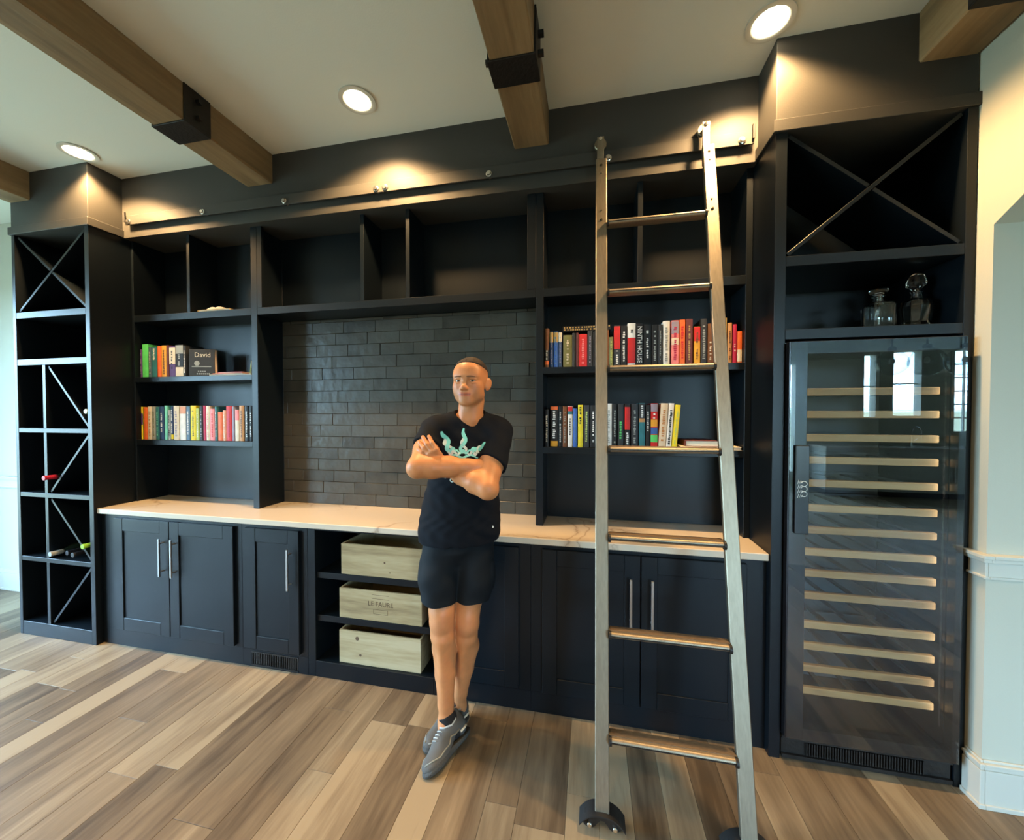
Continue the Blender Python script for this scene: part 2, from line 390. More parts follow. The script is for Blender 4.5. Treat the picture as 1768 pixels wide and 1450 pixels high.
rear_w = [(2.6, 4.4, 0.3, 2.6), (5.50, 5.80, 1.42, 2.75), (5.99, 6.55, 1.45, 2.80), (6.98, 7.75, 1.15, 2.80)]
left_w = [(-3.9, -2.2, 0.2, 2.7), (-1.9, -0.25, 0.2, 2.7)]  # unseen windows, added and placed to throw cool daylight in from the left
wall_with_windows('wall_rear', 1, YR - 0.2, 0.2, XL - 0.2, XR, -0.12, ZC, rear_w)
wall_with_windows('wall_left', 0, XL - 0.2, 0.2, YR, YW, -0.12, ZC, left_w)
struct(bx('wall_kitchen', 'wall_pale', None, XR, XR + 0.2, YR, YW, -0.12, ZC, 0))
nw = 0
def window(axis, pos, a, b, za, zb, cols, rows):
    global nw
    nw += 1; fr = 0.05
    def pc(m, p, q, r, s, d0, d1):
        if axis == 1: m.box(p, q, pos + d0, pos + d1, r, s)
        else: m.box(pos + d0, pos + d1, p, q, r, s)
    m = M()
    pc(m, a, b, za, za + fr, -0.16, 0.02); pc(m, a, b, zb - fr, zb, -0.16, 0.02); pc(m, a, a + fr, za + fr, zb - fr, -0.16, 0.02); pc(m, b - fr, b, za + fr, zb - fr, -0.16, 0.02)
    root = struct(m.build('window_%d' % nw, 'trim_white'))
    wa = (b - a - 2 * fr) / cols; ha = (zb - za - 2 * fr) / rows
    for i in range(1, cols): mm = M(); p = a + fr + wa * i; pc(mm, p - 0.011, p + 0.011, za + fr, zb - fr, -0.11, -0.07); mm.build('mullion', 'trim_white', root)
    for j in range(1, rows): mm = M(); p = za + fr + ha * j; pc(mm, a + fr, b - fr, p - 0.011, p + 0.011, -0.11, -0.07); mm.build('mullion', 'trim_white', root)
    mm = M(); pc(mm, a + fr, b - fr, za + fr, zb - fr, -0.093, -0.087); mm.build('pane', 'window_glass', root)
    # a portal only tells the renderer where the sky shines in
    ld = bpy.data.lights.new('sky_portal', 'AREA'); ld.shape = 'RECTANGLE'; ld.size = b - a; ld.size_y = zb - za
    try: ld.cycles.is_portal = True
    except Exception: pass
    lo = bpy.data.objects.new('sky_portal', ld); COL.objects.link(lo)
    c = (a + b) / 2
    if axis == 1: lo.location = (c, pos - 0.19, (za + zb) / 2); lo.rotation_euler = (PI / 2, 0, 0)
    else: lo.location = (pos - 0.19, c, (za + zb) / 2); lo.rotation_euler = (PI / 2, 0, -PI / 2)
    if axis == 1: lo.rotation_euler = (-PI / 2, 0, PI)
    lo.rotation_euler = Vector((0, -1, 0) if axis == 1 else (-1, 0, 0)).to_track_quat('Z', 'Y').to_euler()
for q in rear_w[:1]: window(1, YR, *q, 2, 3)
for i, q in enumerate(rear_w[1:]): window(1, YR, *q, (1, 1, 3)[i], (2, 2, 6)[i])
for q in left_w: window(0, XL, *q, 2, 3)

# right wall: stub beside the tower, wide opening with clipped corners towards the kitchen
poly = [(YW, -0.12), (-0.065, -0.12), (-0.065, 2.278), (-0.62, 2.60), (-4.6, 2.60), (-5.15, 2.278), (-5.15, -0.12), (YR, -0.12), (YR, ZC), (YW, ZC)]
m = M()
for pl in ([(YW, -0.12), (-0.065, -0.12), (-0.065, ZC), (YW, ZC)], [(-0.065, 2.278), (-0.62, 2.60), (-0.62, ZC), (-0.065, ZC)], [(-0.62, 2.60), (-4.6, 2.60), (-4.6, ZC), (-0.62, ZC)],
           [(-4.6, 2.60), (-5.15, 2.278), (-5.15, ZC), (-4.6, ZC)], [(-5.15, -0.12), (YR, -0.12), (YR, ZC), (-5.15, ZC)]):
    m.prism(pl, R1 + 0.004, R1 + 0.30, 0)
struct(m.build('wall_right', 'wall_pale'))
# baseboard and chair rail wrapped round the stub end
XS = R1 + 0.004
def wrap(name, prof):
    """prof: list of (projection, z0, z1)"""
    m = M()
    for d, z0, z1 in prof:
        m.box(XS - d, XS, -0.065 - d, -0.004, z0, z1, 0.0015); m.box(XS + 0.0005, XS + 0.30, -0.065 - d, -0.0655, z0, z1, 0.0015)
    return struct(m.build(name, 'trim_white'))
wrap('baseboard_right', [(0.016, 0.0, 0.150), (0.022, 0.0, 0.018), (0.012, 0.150, 0.166), (0.018, 0.166, 0.176), (0.007, 0.176, 0.186)])
wrap('trim_1', [(0.010, 0.905, 0.985), (0.026, 0.972, 0.990), (0.034, 0.988, 1.002), (0.016, 0.905, 0.915)])
# baseboard and chair rail on the pale wall left of the wine tower
m = M()
for d, z0, z1 in [(0.016, 0.0, 0.150), (0.022, 0.0, 0.018), (0.010, 0.150, 0.18)]: m.box(XL, A0 - 0.002, YW - d, YW, z0, z1, 0.0015)
struct(m.build('baseboard_left', 'trim_white'))
m = M()
for d, z0, z1 in [(0.010, 0.90, 0.985), (0.026, 0.972, 0.990), (0.034, 0.988, 1.002), (0.016, 0.90, 0.912)]: m.box(XL, A0 - 0.002, YW - d, YW, z0, z1, 0.0015)
struct(m.build('trim_2', 'trim_white'))

# ------------------------------------------------------------------ ceiling beams
beams = [(-3.690, -3.500, 3.000, -0.001, 'wooden ceiling beam at the far left above the narrow wine tower'),
         (-1.935, -1.742, 3.008, YS - 0.001, 'wooden ceiling beam with iron strap, left of the middle beam'),
         (-0.177, 0.012, 3.003, YS - 0.001, 'wooden ceiling beam with iron strap, in the middle above the man'),
         (1.550, 1.752, 2.985, -0.001, 'wooden ceiling beam at the right along the pale wall above the wine cooler')]
for x0, x1, zb, ye, lab in beams:
    r = thing('ceiling_beam', lab, 'beam', ((x0 + x1) / 2, -3.4, zb), 'wooden ceiling beams')
    m = M(); n = 40; V = []
    for i in range(n + 1):
        y = YR + 0.02 + (ye - YR - 0.02) * i / n
        for px, pz in ((x0, ZC - 0.001), (x0, zb + 0.006), (x0 + 0.006, zb), (x1 - 0.006, zb), (x1, zb + 0.006), (x1, ZC - 0.001)):
            j = 0.0 if pz > ZC - 0.01 or i in (0, n) else random.uniform(-0.0018, 0.0018)
            V.append((px + (j if x1 < 1.7 else min(j, 0)), y, pz + j))
    F = [(i * 6 + k, i * 6 + (k + 1) % 6, (i + 1) * 6 + (k + 1) % 6, (i + 1) * 6 + k) for i in range(n) for k in range(6)] + [(5, 4, 3, 2, 1, 0), tuple(n * 6 + k for k in range(6))]
    m.add(V, F).build('timber', 'beam_wood', r)
    for sy in (-0.352, -3.3):
        t = 0.008; st = M()
        st.box(x0 - t, x1 + (t if x1 < 1.7 else 0), sy, sy + 0.135, zb - t, zb - 0.0005, 0.001)
        st.box(x0 - t, x0 - 0.0005, sy, sy + 0.135, zb, ZC - 0.001, 0.001)
        if x1 < 1.7: st.box(x1 + 0.0005, x1 + t, sy, sy + 0.135, zb, ZC - 0.001, 0.001)
        so = st.build('strap', 'iron_black', r)
        for sx, xx in ((-1, x0 - t), (1, x1 + t)):
            if sx == 1 and x1 > 1.7: continue
            for zz in (zb + 0.05, zb + 0.13):
                M().cyl((xx, sy + 0.068, zz), (xx + sx * 0.022, sy + 0.068, zz), 0.015, 0.015, 6).build('bolt', 'iron_black', so)

# ------------------------------------------------------------------ recessed lights
def can(x, y, label, group, power):
    r = thing('recessed_light', label, 'ceiling light', (x, y, ZC - 0.012), group)
    M().lathe((x, y, ZC - 0.008), [(0.085, 0.0075), (0.092, 0.006), (0.092, 0.001), (0.072, 0.0), (0.066, 0.004), (0.066, 0.0075)], 32).build('trim_ring', 'trim_white', r, True)
    M().lathe((x, y, ZC - 0.010), [(0.001, 0.0), (0.050, 0.0), (0.064, 0.004), (0.064, 0.0095)], 32).build('lens', 'lamp_lens', r, True)
    ld = bpy.data.lights.new('lamp', 'SPOT'); ld.energy = power; ld.color = (1.0, 0.60, 0.26); ld.spot_size = math.radians(138); ld.spot_blend = 0.45; ld.shadow_soft_size = 0.05
    lo = bpy.data.objects.new('lamp', ld); COL.objects.link(lo); lo.parent = r; lo.location = (0, 0, -0.012)
can(-2.912, -0.080, 'glowing recessed ceiling light above the narrow wine tower at left', 'recessed lights along the built-in', CAN_W)
can(-0.961, -0.080, 'glowing recessed ceiling light between the left and middle beams', 'recessed lights along the built-in', CAN_W)
can(0.969, -0.085, 'glowing recessed ceiling light above the top of the ladder', 'recessed lights along the built-in', CAN_W)
for yy in (-2.6, -4.9):  # unseen rows of lamps, added for warm light from behind the camera
    for xx in (-2.912, -0.961, 0.969):
        can(xx, yy, 'added recessed ceiling light out of view, %s row behind the viewpoint, %s' % ('nearer' if yy > -3 else 'farther', {-2.912: 'left', -0.961: 'middle', 0.969: 'right'}[xx]), 'unseen recessed lights added behind the viewpoint', ROOM_W)

# ------------------------------------------------------------------ narrow wine tower (left) and tower with cooler (right)
def diag(parent, p, q, y0, y1, th=0.016):
    """a deep board running from p to q in the xz plane"""
    d = Vector((q[0] - p[0], 0, q[1] - p[1])); L = d.length; d.normalize(); n = Vector((d.z, 0, -d.x))
    return M().obox(((p[0] + q[0]) / 2, (y0 + y1) / 2, (p[1] + q[1]) / 2), (L / 2, (y1 - y0) / 2, th / 2), (d, (0, 1, 0), n), 0.001).build('diagonal_slat', 'paint_dark', parent)

PD = 'paint_dark'
t = thing('wine_rack_tower', 'narrow dark painted wine rack tower with diagonal dividers at the left end', 'wine rack', ((A0 + A1) / 2, YW / 2, 0))
bx('side_panel', PD, t, A0, A0 + 0.030, 0, YW - 0.001, 0, ZT - 0.005); bx('side_panel', PD, t, A1 - 0.038, A1, 0, YW - 0.001, 0, ZT - 0.005)
bx('back_panel', PD, t, A0 + 0.03, A1 - 0.038, YW - 0.016, YW - 0.001, 0, ZT - 0.005)
bx('bottom_rail', PD, t, A0 + 0.03, A1 - 0.038, 0.001, YW - 0.016, 0, 0.094)
xi0, xi1, xd = A0 + 0.030, A1 - 0.038, -3.412
tops = [2.2455, 1.9223, 1.4469, 1.0011, 0.5525]
for i, z in enumerate(tops): bx('shelf', PD, t, xi0, xi1, 0.001, YW - 0.016, z - (0.042 if i < 2 else 0.030), z)
bx('divider', PD, t, xd - 0.014, xd + 0.014, 0.002, YW - 0.016, 0.094, 0.5225)
for z0, z1 in ((0.5525, 0.9711), (1.0011, 1.4169), (1.4469, 1.8803)): bx('divider', PD, t, xd - 0.014, xd + 0.014, 0.002, YW - 0.016, z0, z1)
e1 = 0.010
diag(t, (xi0 + e1, 2.2455 + e1), (xi1 - e1, ZT - 0.008 - e1), 0.012, 0.36)
mid = ((xi0 + xi1) / 2, (2.2455 + ZT - 0.008) / 2); dv = Vector((xi1 - xi0 - 2 * e1, -(ZT - 0.008 - 2.2455 - 2 * e1))); u = dv.normalized() * 0.012
diag(t, (xi0 + e1, ZT - 0.008 - e1), (mid[0] - u.x, mid[1] - u.y), 0.012, 0.36); diag(t, (mid[0] + u.x, mid[1] + u.y), (xi1 - e1, 2.2455 + e1), 0.012, 0.36)
cx0, cx1 = xd + 0.014, xi1
cells = [(1.4469, 1.8803, 1), (1.0011, 1.4169, 0), (0.5525, 0.9711, 1), (0.094, 0.5225, 0)]
for z0, z1, down in cells:
    if down: diag(t, (cx0 + e1, z1 - e1), (cx1 - e1, z0 + e1), 0.012, 0.36)
    else: diag(t, (cx0 + e1, z0 + e1), (cx1 - e1, z1 - e1), 0.012, 0.36)

t = thing('cooler_tower', 'wide dark painted tower with crossed wine bay above the wine cooler at right', 'cabinet', ((R0 + R1) / 2, YW / 2, 0))
bx('side_panel', PD, t, R0, R0 + 0.045, 0, YW - 0.001, 0, ZT - 0.005); bx('side_panel', PD, t, R1 - 0.034, R1, 0, YW - 0.001, 0, ZT - 0.005)
bx('back_panel', PD, t, R0 + 0.045, R1 - 0.034, YW - 0.016, YW - 0.001, 1.87, ZT - 0.005)
for z in (2.2388, 1.9189): bx('shelf', PD, t, R0 + 0.045, R1 - 0.034, 0.001, YW - 0.016, z - 0.044, z)
xa, xb, za, zb = R0 + 0.055, R1 - 0.044, 2.249, ZT - 0.018
diag(t, (xa, za), (xb, zb), 0.012, 0.36)
mid = ((xa + xb) / 2, (za + zb) / 2); u = Vector((xb - xa, -(zb - za))).normalized() * 0.012
diag(t, (xa, zb), (mid[0] - u.x, mid[1] - u.y), 0.012, 0.36); diag(t, (mid[0] + u.x, mid[1] + u.y), (xb, za), 0.012, 0.36)

# ------------------------------------------------------------------ base cabinets
ZB = 0.881
def door(parent, x0, x1, z0, z1, handle_x=None):
    yf = YB - 0.0195
    d = bx('door', PD, parent, x0 + 0.070, x1 - 0.070, YB - 0.012, YB - 0.0005, z0 + 0.078, z1 - 0.078, 0.0005)
    bx('stile', PD, d, x0, x0 + 0.074, yf, YB - 0.0005, z0, z1, 0.0018); bx('stile', PD, d, x1 - 0.074, x1, yf, YB - 0.0005, z0, z1, 0.0018)
    bx('rail', PD, d, x0 + 0.0745, x1 - 0.0745, yf + 0.0004, YB - 0.0005, z0, z0 + 0.082, 0.0018); bx('rail', PD, d, x0 + 0.0745, x1 - 0.0745, yf + 0.0004, YB - 0.0005, z1 - 0.082, z1, 0.0018)
    if handle_x is not None:
        h = M(); yh = yf - 0.030
        h.box(handle_x - 0.006, handle_x + 0.006, yh - 0.005, yh + 0.005, 0.515, 0.755, 0.0015)
        for zz in (0.545, 0.725): h.cyl((handle_x, yh, zz), (handle_x, yf, zz), 0.005, 0.005, 8)
        h.build('handle', 'steel_handle', d)
    return d
def base(x0, x1, label, doors, vent=None):
    t = thing('base_cabinet', label, 'cabinet', ((x0 + x1) / 2, 0.2, 0), 'base cabinets under the marble counter')
    b = M(); b.box(x0, x1, YB, YW - 0.002, 0.105, ZB, 0.001)
    if vent: b.box(x0, vent[0], YB, YW - 0.002, 0, 0.105); b.box(vent[1], x1, YB, YW - 0.002, 0, 0.105); b.box(vent[0], vent[1], YB, YW - 0.002, 0, 0.012); b.box(vent[0], vent[1], YB, YW - 0.002, 0.092, 0.105); b.box(vent[0], vent[1], YB + 0.05, YW - 0.002, 0.012, 0.092)
    else: b.box(x0, x1, YB, YW - 0.002, 0, 0.105)
    b.build('carcass', PD, t)
    for d in doors: door(t, *d)
    if vent:
        v = M(); v.box(vent[0], vent[1], YB - 0.004, YB + 0.004, 0.088, 0.096); v.box(vent[0], vent[1], YB - 0.004, YB + 0.004, 0.008, 0.016)
        for i in range(26): xx = vent[0] + (vent[1] - vent[0]) * (i + 0.5) / 26; v.box(xx - 0.003, xx + 0.003, YB, YB + 0.02, 0.014, 0.09)
        v.build('toe_vent', 'iron_black', t)
    return t
base(A1 + 0.001, -1.853, 'base cabinet with two shaker doors beside the wine rack tower', [(-2.850, -2.393, 0.117, 0.858, -2.430), (-2.388, -1.900, 0.117, 0.858, -2.336)])
base(-1.852, -1.391, 'narrow base cabinet with a single door and toe vent left of the crates', [(-1.812, -1.436, 0.121, 0.858, -1.487)], vent=(-1.79, -1.46))
base(-0.549, -0.061, 'narrow base cabinet with a single door behind the man', [(-0.503, -0.122, 0.121, 0.858, -0.455)])
base(-0.060, R0 - 0.001, 'base cabinet with two shaker doors behind the ladder', [(0.001, 0.478, 0.117, 0.858, 0.432), (0.483, 0.945, 0.117, 0.858, 0.530)])
# open unit with crates
t = thing('open_base_shelf', 'open base shelf unit that holds three wooden crates', 'shelf', (-0.97, 0.2, 0), 'base cabinets under the marble counter')
ox0, ox1 = -1.39, -0.55
bx('side_panel', PD, t, ox0, -1.340, YB, YW - 0.002, 0, ZB); bx('side_panel', PD, t, -0.600, ox1, YB, YW - 0.002, 0, ZB)
bx('bottom_rail', PD, t, -1.340, -0.600, YB, YW - 0.02, 0, 0.094); bx('top_rail', PD, t, -1.340, -0.600, YB, YW - 0.02, 0.866, ZB)
bx('back_panel', PD, t, -1.340, -0.600, YW - 0.02, YW - 0.002, 0, ZB)
for z in (0.615, 0.360): bx('shelf', PD, t, -1.340, -0.600, YB + 0.015, YW - 0.02, z - 0.036, z)

# countertop
r = tag(M().box(A1 + 0.001, R0 - 0.001, YC, YW - 0.001, ZB + 0.001, 0.915, 0.003).build('countertop', 'marble'), 'long white marble countertop with brown veins across the base cabinets', 'countertop')

# ------------------------------------------------------------------ upper bookcases
def shelf_unit(name, label, x0, x1, shelves, uppers, p_left, p_right):
    t = thing(name, label, 'bookcase', ((x0 + x1) / 2, YW - 0.1, 0.915), 'upper shelf units of the built-in')
    bx('side_panel', PD, t, x0, x0 + p_left, YU, YW - 0.018, 0.9155, 2.776); bx('side_panel', PD, t, x1 - p_right, x1, YU, YW - 0.018, 0.9155, 2.776)
    bx('back_panel', PD, t, x0, x1, YW - 0.018, YW - 0.001, 0.9155, 2.776)
    for z, th in shelves: bx('shelf', PD, t, x0 + p_left, x1 - p_right, YU, YW - 0.018, z - th, z)
    for xd in uppers: bx('divider', PD, t, xd - 0.013, xd + 0.013, YU + 0.004, YW - 0.018, 2.2453, 2.776)
    return t
SH = [(1.3605, 0.036), (1.8070, 0.036), (2.2453, 0.046)]
shelf_unit('bookcase', 'dark built-in bookcase left of the tiled wall', A1 + 0.001, -1.916, SH, [-2.480], 0.020, 0.047)
shelf_unit('bookcase', 'dark built-in bookcase behind the ladder, right of the tiled wall', -0.063, R0 - 0.001, SH, [0.493], 0.042, 0.030)
t = thing('overhead_shelf', 'dark built-in overhead shelf with three open bays above the tiled wall', 'shelf', (-0.97, YW - 0.1, 2.2), 'upper shelf units of the built-in')
bx('shelf', PD, t, -1.9155, -0.0635, YU, YW - 0.018, 2.2453 - 0.046, 2.2453)
bx('back_panel', PD, t, -1.9155, -0.0635, YW - 0.018, YW - 0.001, 2.2, 2.776)
bx('post', PD, t, -1.9155, -1.879, YU, YU + 0.02, 2.2455, 2.776); bx('post', PD, t, -0.112, -0.0635, YU, YU + 0.02, 2.2455, 2.776)
for xd in (-1.147, -0.842): bx('divider', PD, t, xd - 0.013, xd + 0.013, YU + 0.004, YW - 0.018, 2.2455, 2.776)

# ------------------------------------------------------------------ tiled wall
t = thing('tile_backsplash', 'dark glazed brick tile wall behind the man', 'tile wall', (-0.99, YW - 0.01, 0.9155))
tx0, tx1, tz0, tz1 = -1.9155, -0.0635, 0.9155, 2.199
bx('backing', 'grout', t, tx0, tx1, YW - 0.008, YW - 0.001, tz0, tz1, 0)
row = 0; z = tz0; th, tl, g = 0.0790, 0.243, 0.0016
while z < tz1 - 0.01:
    z1 = min(z + th - g, tz1 - 0.001); x = tx0 - [0.0, 0.16, 0.08, 0.2, 0.04][row % 5] - random.uniform(0, 0.02)
    while x < tx1:
        ln = tl + random.uniform(-0.004, 0.004); xa, xb = max(x, tx0 + 0.001), min(x + ln - g, tx1 - 0.001)
        if xb - xa > 0.012:
            d = YW - 0.0195 + random.uniform(-0.0022, 0.0016)
            cx, cz = (xa + xb) / 2, (z + z1) / 2
            rx, rz = random.uniform(-0.016, 0.016), random.uniform(-0.007, 0.007)
            mx = Matrix.Translation((cx, d + 0.004, cz)) @ Matrix.Rotation(rx, 4, 'X') @ Matrix.Rotation(rz, 4, 'Z')
            M().box(-(xb - xa) / 2, (xb - xa) / 2, -0.004, 0.0065, -(z1 - z) / 2, (z1 - z) / 2, 0.0018, mx).build('tile', 'tile_glaze', t, False, (cx, d + 0.004, cz))
        x += ln
    z += th; row += 1

# ------------------------------------------------------------------ ladder rail and ladder
t = thing('ladder_rail', 'long dark flat ladder rail with silver bolts along the bulkhead', 'rail', (-0.93, 0.125, 2.80))
RB0, RB1 = 2.848, 2.911
M().box(-2.915, 1.005, 0.160, 0.168, RB0, RB1, 0.001).build('bar', 'paint_bulkhead', t)
for xx in (-2.882, -2.255, -1.630, -1.002, -0.943, -0.315, 0.323, 0.952):
    b = M().lathe((xx, 0.1598, 2.869), [(0.017, 0.0), (0.017, 0.004), (0.012, 0.006), (0.010, 0.013), (0.001, 0.013)], 16, (0, -1, 0)).build('bolt', 'steel_bright', t, True)
    M().cyl((xx, 0.1682, 2.869), (xx, YS - 0.0005, 2.869), 0.012, 0.012, 12).build('standoff', 'steel_satin', t)
for xx in (-2.908, 0.999): M().box(xx - 0.005, xx + 0.005, 0.146, 0.159, 2.865, 2.935, 0.002).build('end_stop', 'rubber_black', t)

KL = 0.57 / 2.83
def ly(z): return -0.47 + KL * z
t = thing('library_ladder', 'tall satin steel rolling library ladder leaning on the rail', 'ladder', (0.537, -0.46, 0))
th_ = math.atan(KL)
for xx in (0.287, 0.783):
    z0, z1 = 0.060, 2.825
    c = Vector((xx, (ly(z0) + ly(z1)) / 2, (z0 + z1) / 2)); ax = Vector((0, math.sin(th_), math.cos(th_)))
    L = (z1 - z0) / math.cos(th_)
    s = M().obox(c, (0.0265, 0.0125, L / 2), ((1, 0, 0), (0, math.cos(th_), -math.sin(th_)), ax), 0.003).build('side_rail', 'steel_satin', t)
    for dz in (0.04, 0.085, 0.29, 0.34):                      # rivets near the top
        p = Vector((xx, ly(2.825 - dz), 2.825 - dz)) - Vector((0, math.cos(th_), -math.sin(th_))) * 0.0125
        M().lathe(p, [(0.007 if dz in (0.04, 0.34) else 0.004, -0.001), (0.006 if dz in (0.04, 0.34) else 0.003, 0.003), (0.001, 0.004)], 10, (0, -1, 0)).build('rivet', 'brass_dark', s, True)
    # roller hook
    h = M(); yt = ly(2.80) - 0.001
    h.box(xx - 0.020, xx + 0.014, 0.116, 0.124, 2.745, 2.955, 0.001)
    hk = h.build('hook_strap', 'steel_satin', t)
    M().lathe((xx - 0.003, 0.153, 2.9425), [(0.001, 0.0), (0.028, 0.0), (0.031, 0.003), (0.029, 0.011), (0.031, 0.019), (0.028, 0.022), (0.001, 0.022)], 24, (0, 1, 0)).build('roller', 'steel_satin', hk, True)
    M().cyl((xx - 0.003, 0.124, 2.9425), (xx - 0.003, 0.153, 2.9425), 0.007, 0.007, 10).build('axle', 'steel_satin', hk)
    M().lathe((xx - 0.003, 0.1155, 2.9425), [(0.010, 0.0), (0.009, 0.005), (0.001, 0.007)], 12, (0, -1, 0)).build('axle_cap', 'steel_bright', hk, True)
    # caster: arched cover, bracket and two wheels
    yb = ly(0.075); cs = M(); n = 12
    for k in range(n):
        a0 = math.radians(200 - 220 * k / n); a1 = math.radians(200 - 220 * (k + 1) / n)
    cover = M(); pts = []
    for k in range(n + 1):
        u = -1 + 2 * k / n; pts.append((xx + u * 0.084, 0.072 - 0.046 * abs(u) ** 2.6))
    V = []; 
    for px, pz in pts:
        for yy, dz in ((yb - 0.030, 0), (yb + 0.035, 0), (yb + 0.035, -0.005), (yb - 0.030, -0.005)): V.append((px, yy, pz + dz))
    F = [(i * 4 + k, i * 4 + (k + 1) % 4, (i + 1) * 4 + (k + 1) % 4, (i + 1) * 4 + k) for i in range(n) for k in range(4)] + [(3, 2, 1, 0), (n * 4, n * 4 + 1, n * 4 + 2, n * 4 + 3)]
    cv = cover.add(V, F).build('caster_cover', 'rubber_black', t, True)
    M().prism([(xx - 0.056, 0.020), (xx - 0.032, 0.020), (xx - 0.006, 0.048), (xx + 0.006, 0.048), (xx + 0.032, 0.020), (xx + 0.056, 0.020), (xx + 0.050, 0.046), (xx + 0.03, 0.064), (xx - 0.03, 0.064), (xx - 0.050, 0.046)], yb - 0.022, yb - 0.017, 1).build('bracket', 'iron_black', cv)
    for sx in (-0.046, 0.046):
        wl = M().lathe((xx + sx, yb - 0.012, 0.0282), [(0.001, 0), (0.022, 0), (0.0280, 0.004), (0.0280, 0.026), (0.022, 0.030), (0.001, 0.030)], 24, (0, 1, 0)).build('wheel', 'rubber_black', cv, True)
        M().lathe((xx + sx, yb - 0.022, 0.0282), [(0.009, 0), (0.009, 0.005), (0.006, 0.008), (0.001, 0.008)], 12, (0, -1, 0)).build('axle_cap', 'steel_bright', cv, True)
for z in (2.465, 2.112, 1.751, 1.396, 1.038, 0.676, 0.314):
    y = ly(z); x0, x1 = 0.3145, 0.7555
    m = M(); poly = []
    for k in range(9): a = math.radians(90 + 180 * k / 8); poly.append((y - 0.022 + 0.011 * math.cos(a), z + 0.011 * math.sin(a)))
    poly += [(y + 0.022, z - 0.011), (y + 0.027, z - 0.006), (y + 0.027, z + 0.006), (y + 0.022, z + 0.011)]
    rg = m.prism(poly, x0, x1, 0).build('rung', 'steel_satin', t, True)
    M().box(x0 + 0.004, x1 - 0.004, y - 0.014, y + 0.021, z + 0.0105, z + 0.013, 0.0005).build('tread_pad', 'tread_brown', rg)
    M().box(x0 + 0.001, x1 - 0.001, y - 0.0337, y - 0.030, z - 0.003, z + 0.001, 0).build('groove', 'iron_black', rg)
    for xx, s in ((x0, 1), (x1, -1)):
        M().cyl((xx - s * 0.001, y - 0.022, z - 0.002), (xx + s * 0.008, y - 0.022, z - 0.002), 0.0165, 0.0165, 16).build('collar', 'iron_black', rg, True)

# ------------------------------------------------------------------ wine cooler
FX0, FX1, FZ0, FZ1 = 1.080, 1.716, 0.012, 1.862
t = thing('wine_cooler', 'tall black wine cooler with glass door and wooden racks', 'wine cooler', ((FX0 + FX1) / 2, 0.2, 0))
c = M(); yi = 0.012
c.box(FX0, FX0 + 0.028, yi, 0.42, FZ0, FZ1); c.box(FX1 - 0.028, FX1, yi, 0.42, FZ0, FZ1); c.box(FX0 + 0.028, FX1 - 0.028, yi, 0.42, FZ1 - 0.03, FZ1); c.box(FX0 + 0.028, FX1 - 0.028, yi, 0.42, FZ0, 0.15)
c.build('cabinet', 'cooler_black', t)
bx('liner', 'cooler_inside', t, FX0 + 0.029, FX1 - 0.029, 0.40, 0.42, 0.151, FZ1 - 0.031, 0)
fr = M(); yf, yb_ = -0.030, 0.010; gx0, gx1, gz0, gz1 = 1.152, 1.690, 0.172, 1.806
fr.box(FX0 + 0.002, gx0, yf, yb_, 0.118, FZ1 - 0.002, 0.002); fr.box(gx1, FX1 - 0.002, yf, yb_, 0.118, FZ1 - 0.002, 0.002); fr.box(gx0, gx1, yf, yb_, gz1, FZ1 - 0.002, 0.002); fr.box(gx0, gx1, yf, yb_, 0.118, gz0, 0.002)
dr = fr.build('door', 'cooler_black', t)
bx('glass', 'cooler_glass', dr, FX0 + 0.006, FX1 - 0.006, yf - 0.004, yf - 0.0005, 0.122, FZ1 - 0.006, 0)
h = M(); h.box(1.104, 1.156, yf - 0.017, yf - 0.0045, 1.030, 1.412, 0.004)
hd = h.build('handle', 'cooler_black', dr)
# looped white emblem on the handle
lg = M()
def P3(u, v): return (1.133 + u, yf - 0.0178, 1.226 + v)
for k in (-1, 0, 1):
    lg.tube([P3(-0.002 + 0.012 * math.cos(a) + 0.004, k * 0.022 + 0.011 * math.sin(a)) for a in [2 * PI * i / 14 - PI * 0.8 for i in range(13)]], 0.0011, 5)
for k in (-1.5, -0.5, 0.5, 1.5):
    lg.tube([P3(-0.022 + 0.004 * j, k * 0.020 + (0.009 if j % 2 else -0.009) * (1 - j / 8)) for j in range(6)], 0.0010, 5)
lg.build('emblem', 'print_white', hd, True)
vt = M(); vt.box(FX0 + 0.004, FX1 - 0.004, -0.006, 0.012, 0.012, 0.028); vt.box(FX0 + 0.004, FX1 - 0.004, -0.006, 0.012, 0.095, 0.112)
vt.box(FX0 + 0.004, FX1 - 0.004, 0.006, 0.0115, 0.028, 0.095)
for i in range(44): xx = FX0 + 0.10 + i * 0.0100; vt.box(xx, xx + 0.0045, -0.005, 0.006, 0.034, 0.090)
vt.build('grille', 'iron_black', t)
for z in (1.645, 1.545, 1.442, 1.342, 1.239, 1.128, 1.030, 0.931, 0.835, 0.734, 0.602, 0.505, 0.405, 0.303):
    rk = bx('rack_front', 'rack_wood', t, FX0 + 0.055, FX1 - 0.046, 0.030, 0.052, z - 0.0155, z + 0.0155, 0.003)
    m = M()
    for k in range(5): xx = FX0 + 0.08 + k * 0.115; m.box(xx, xx + 0.02, 0.053, 0.38, z - 0.010, z - 0.002)
    m.box(FX0 + 0.06, FX1 - 0.05, 0.36, 0.38, z - 0.002, z + 0.008); m.build('rack_slats', 'cooler_inside', rk)

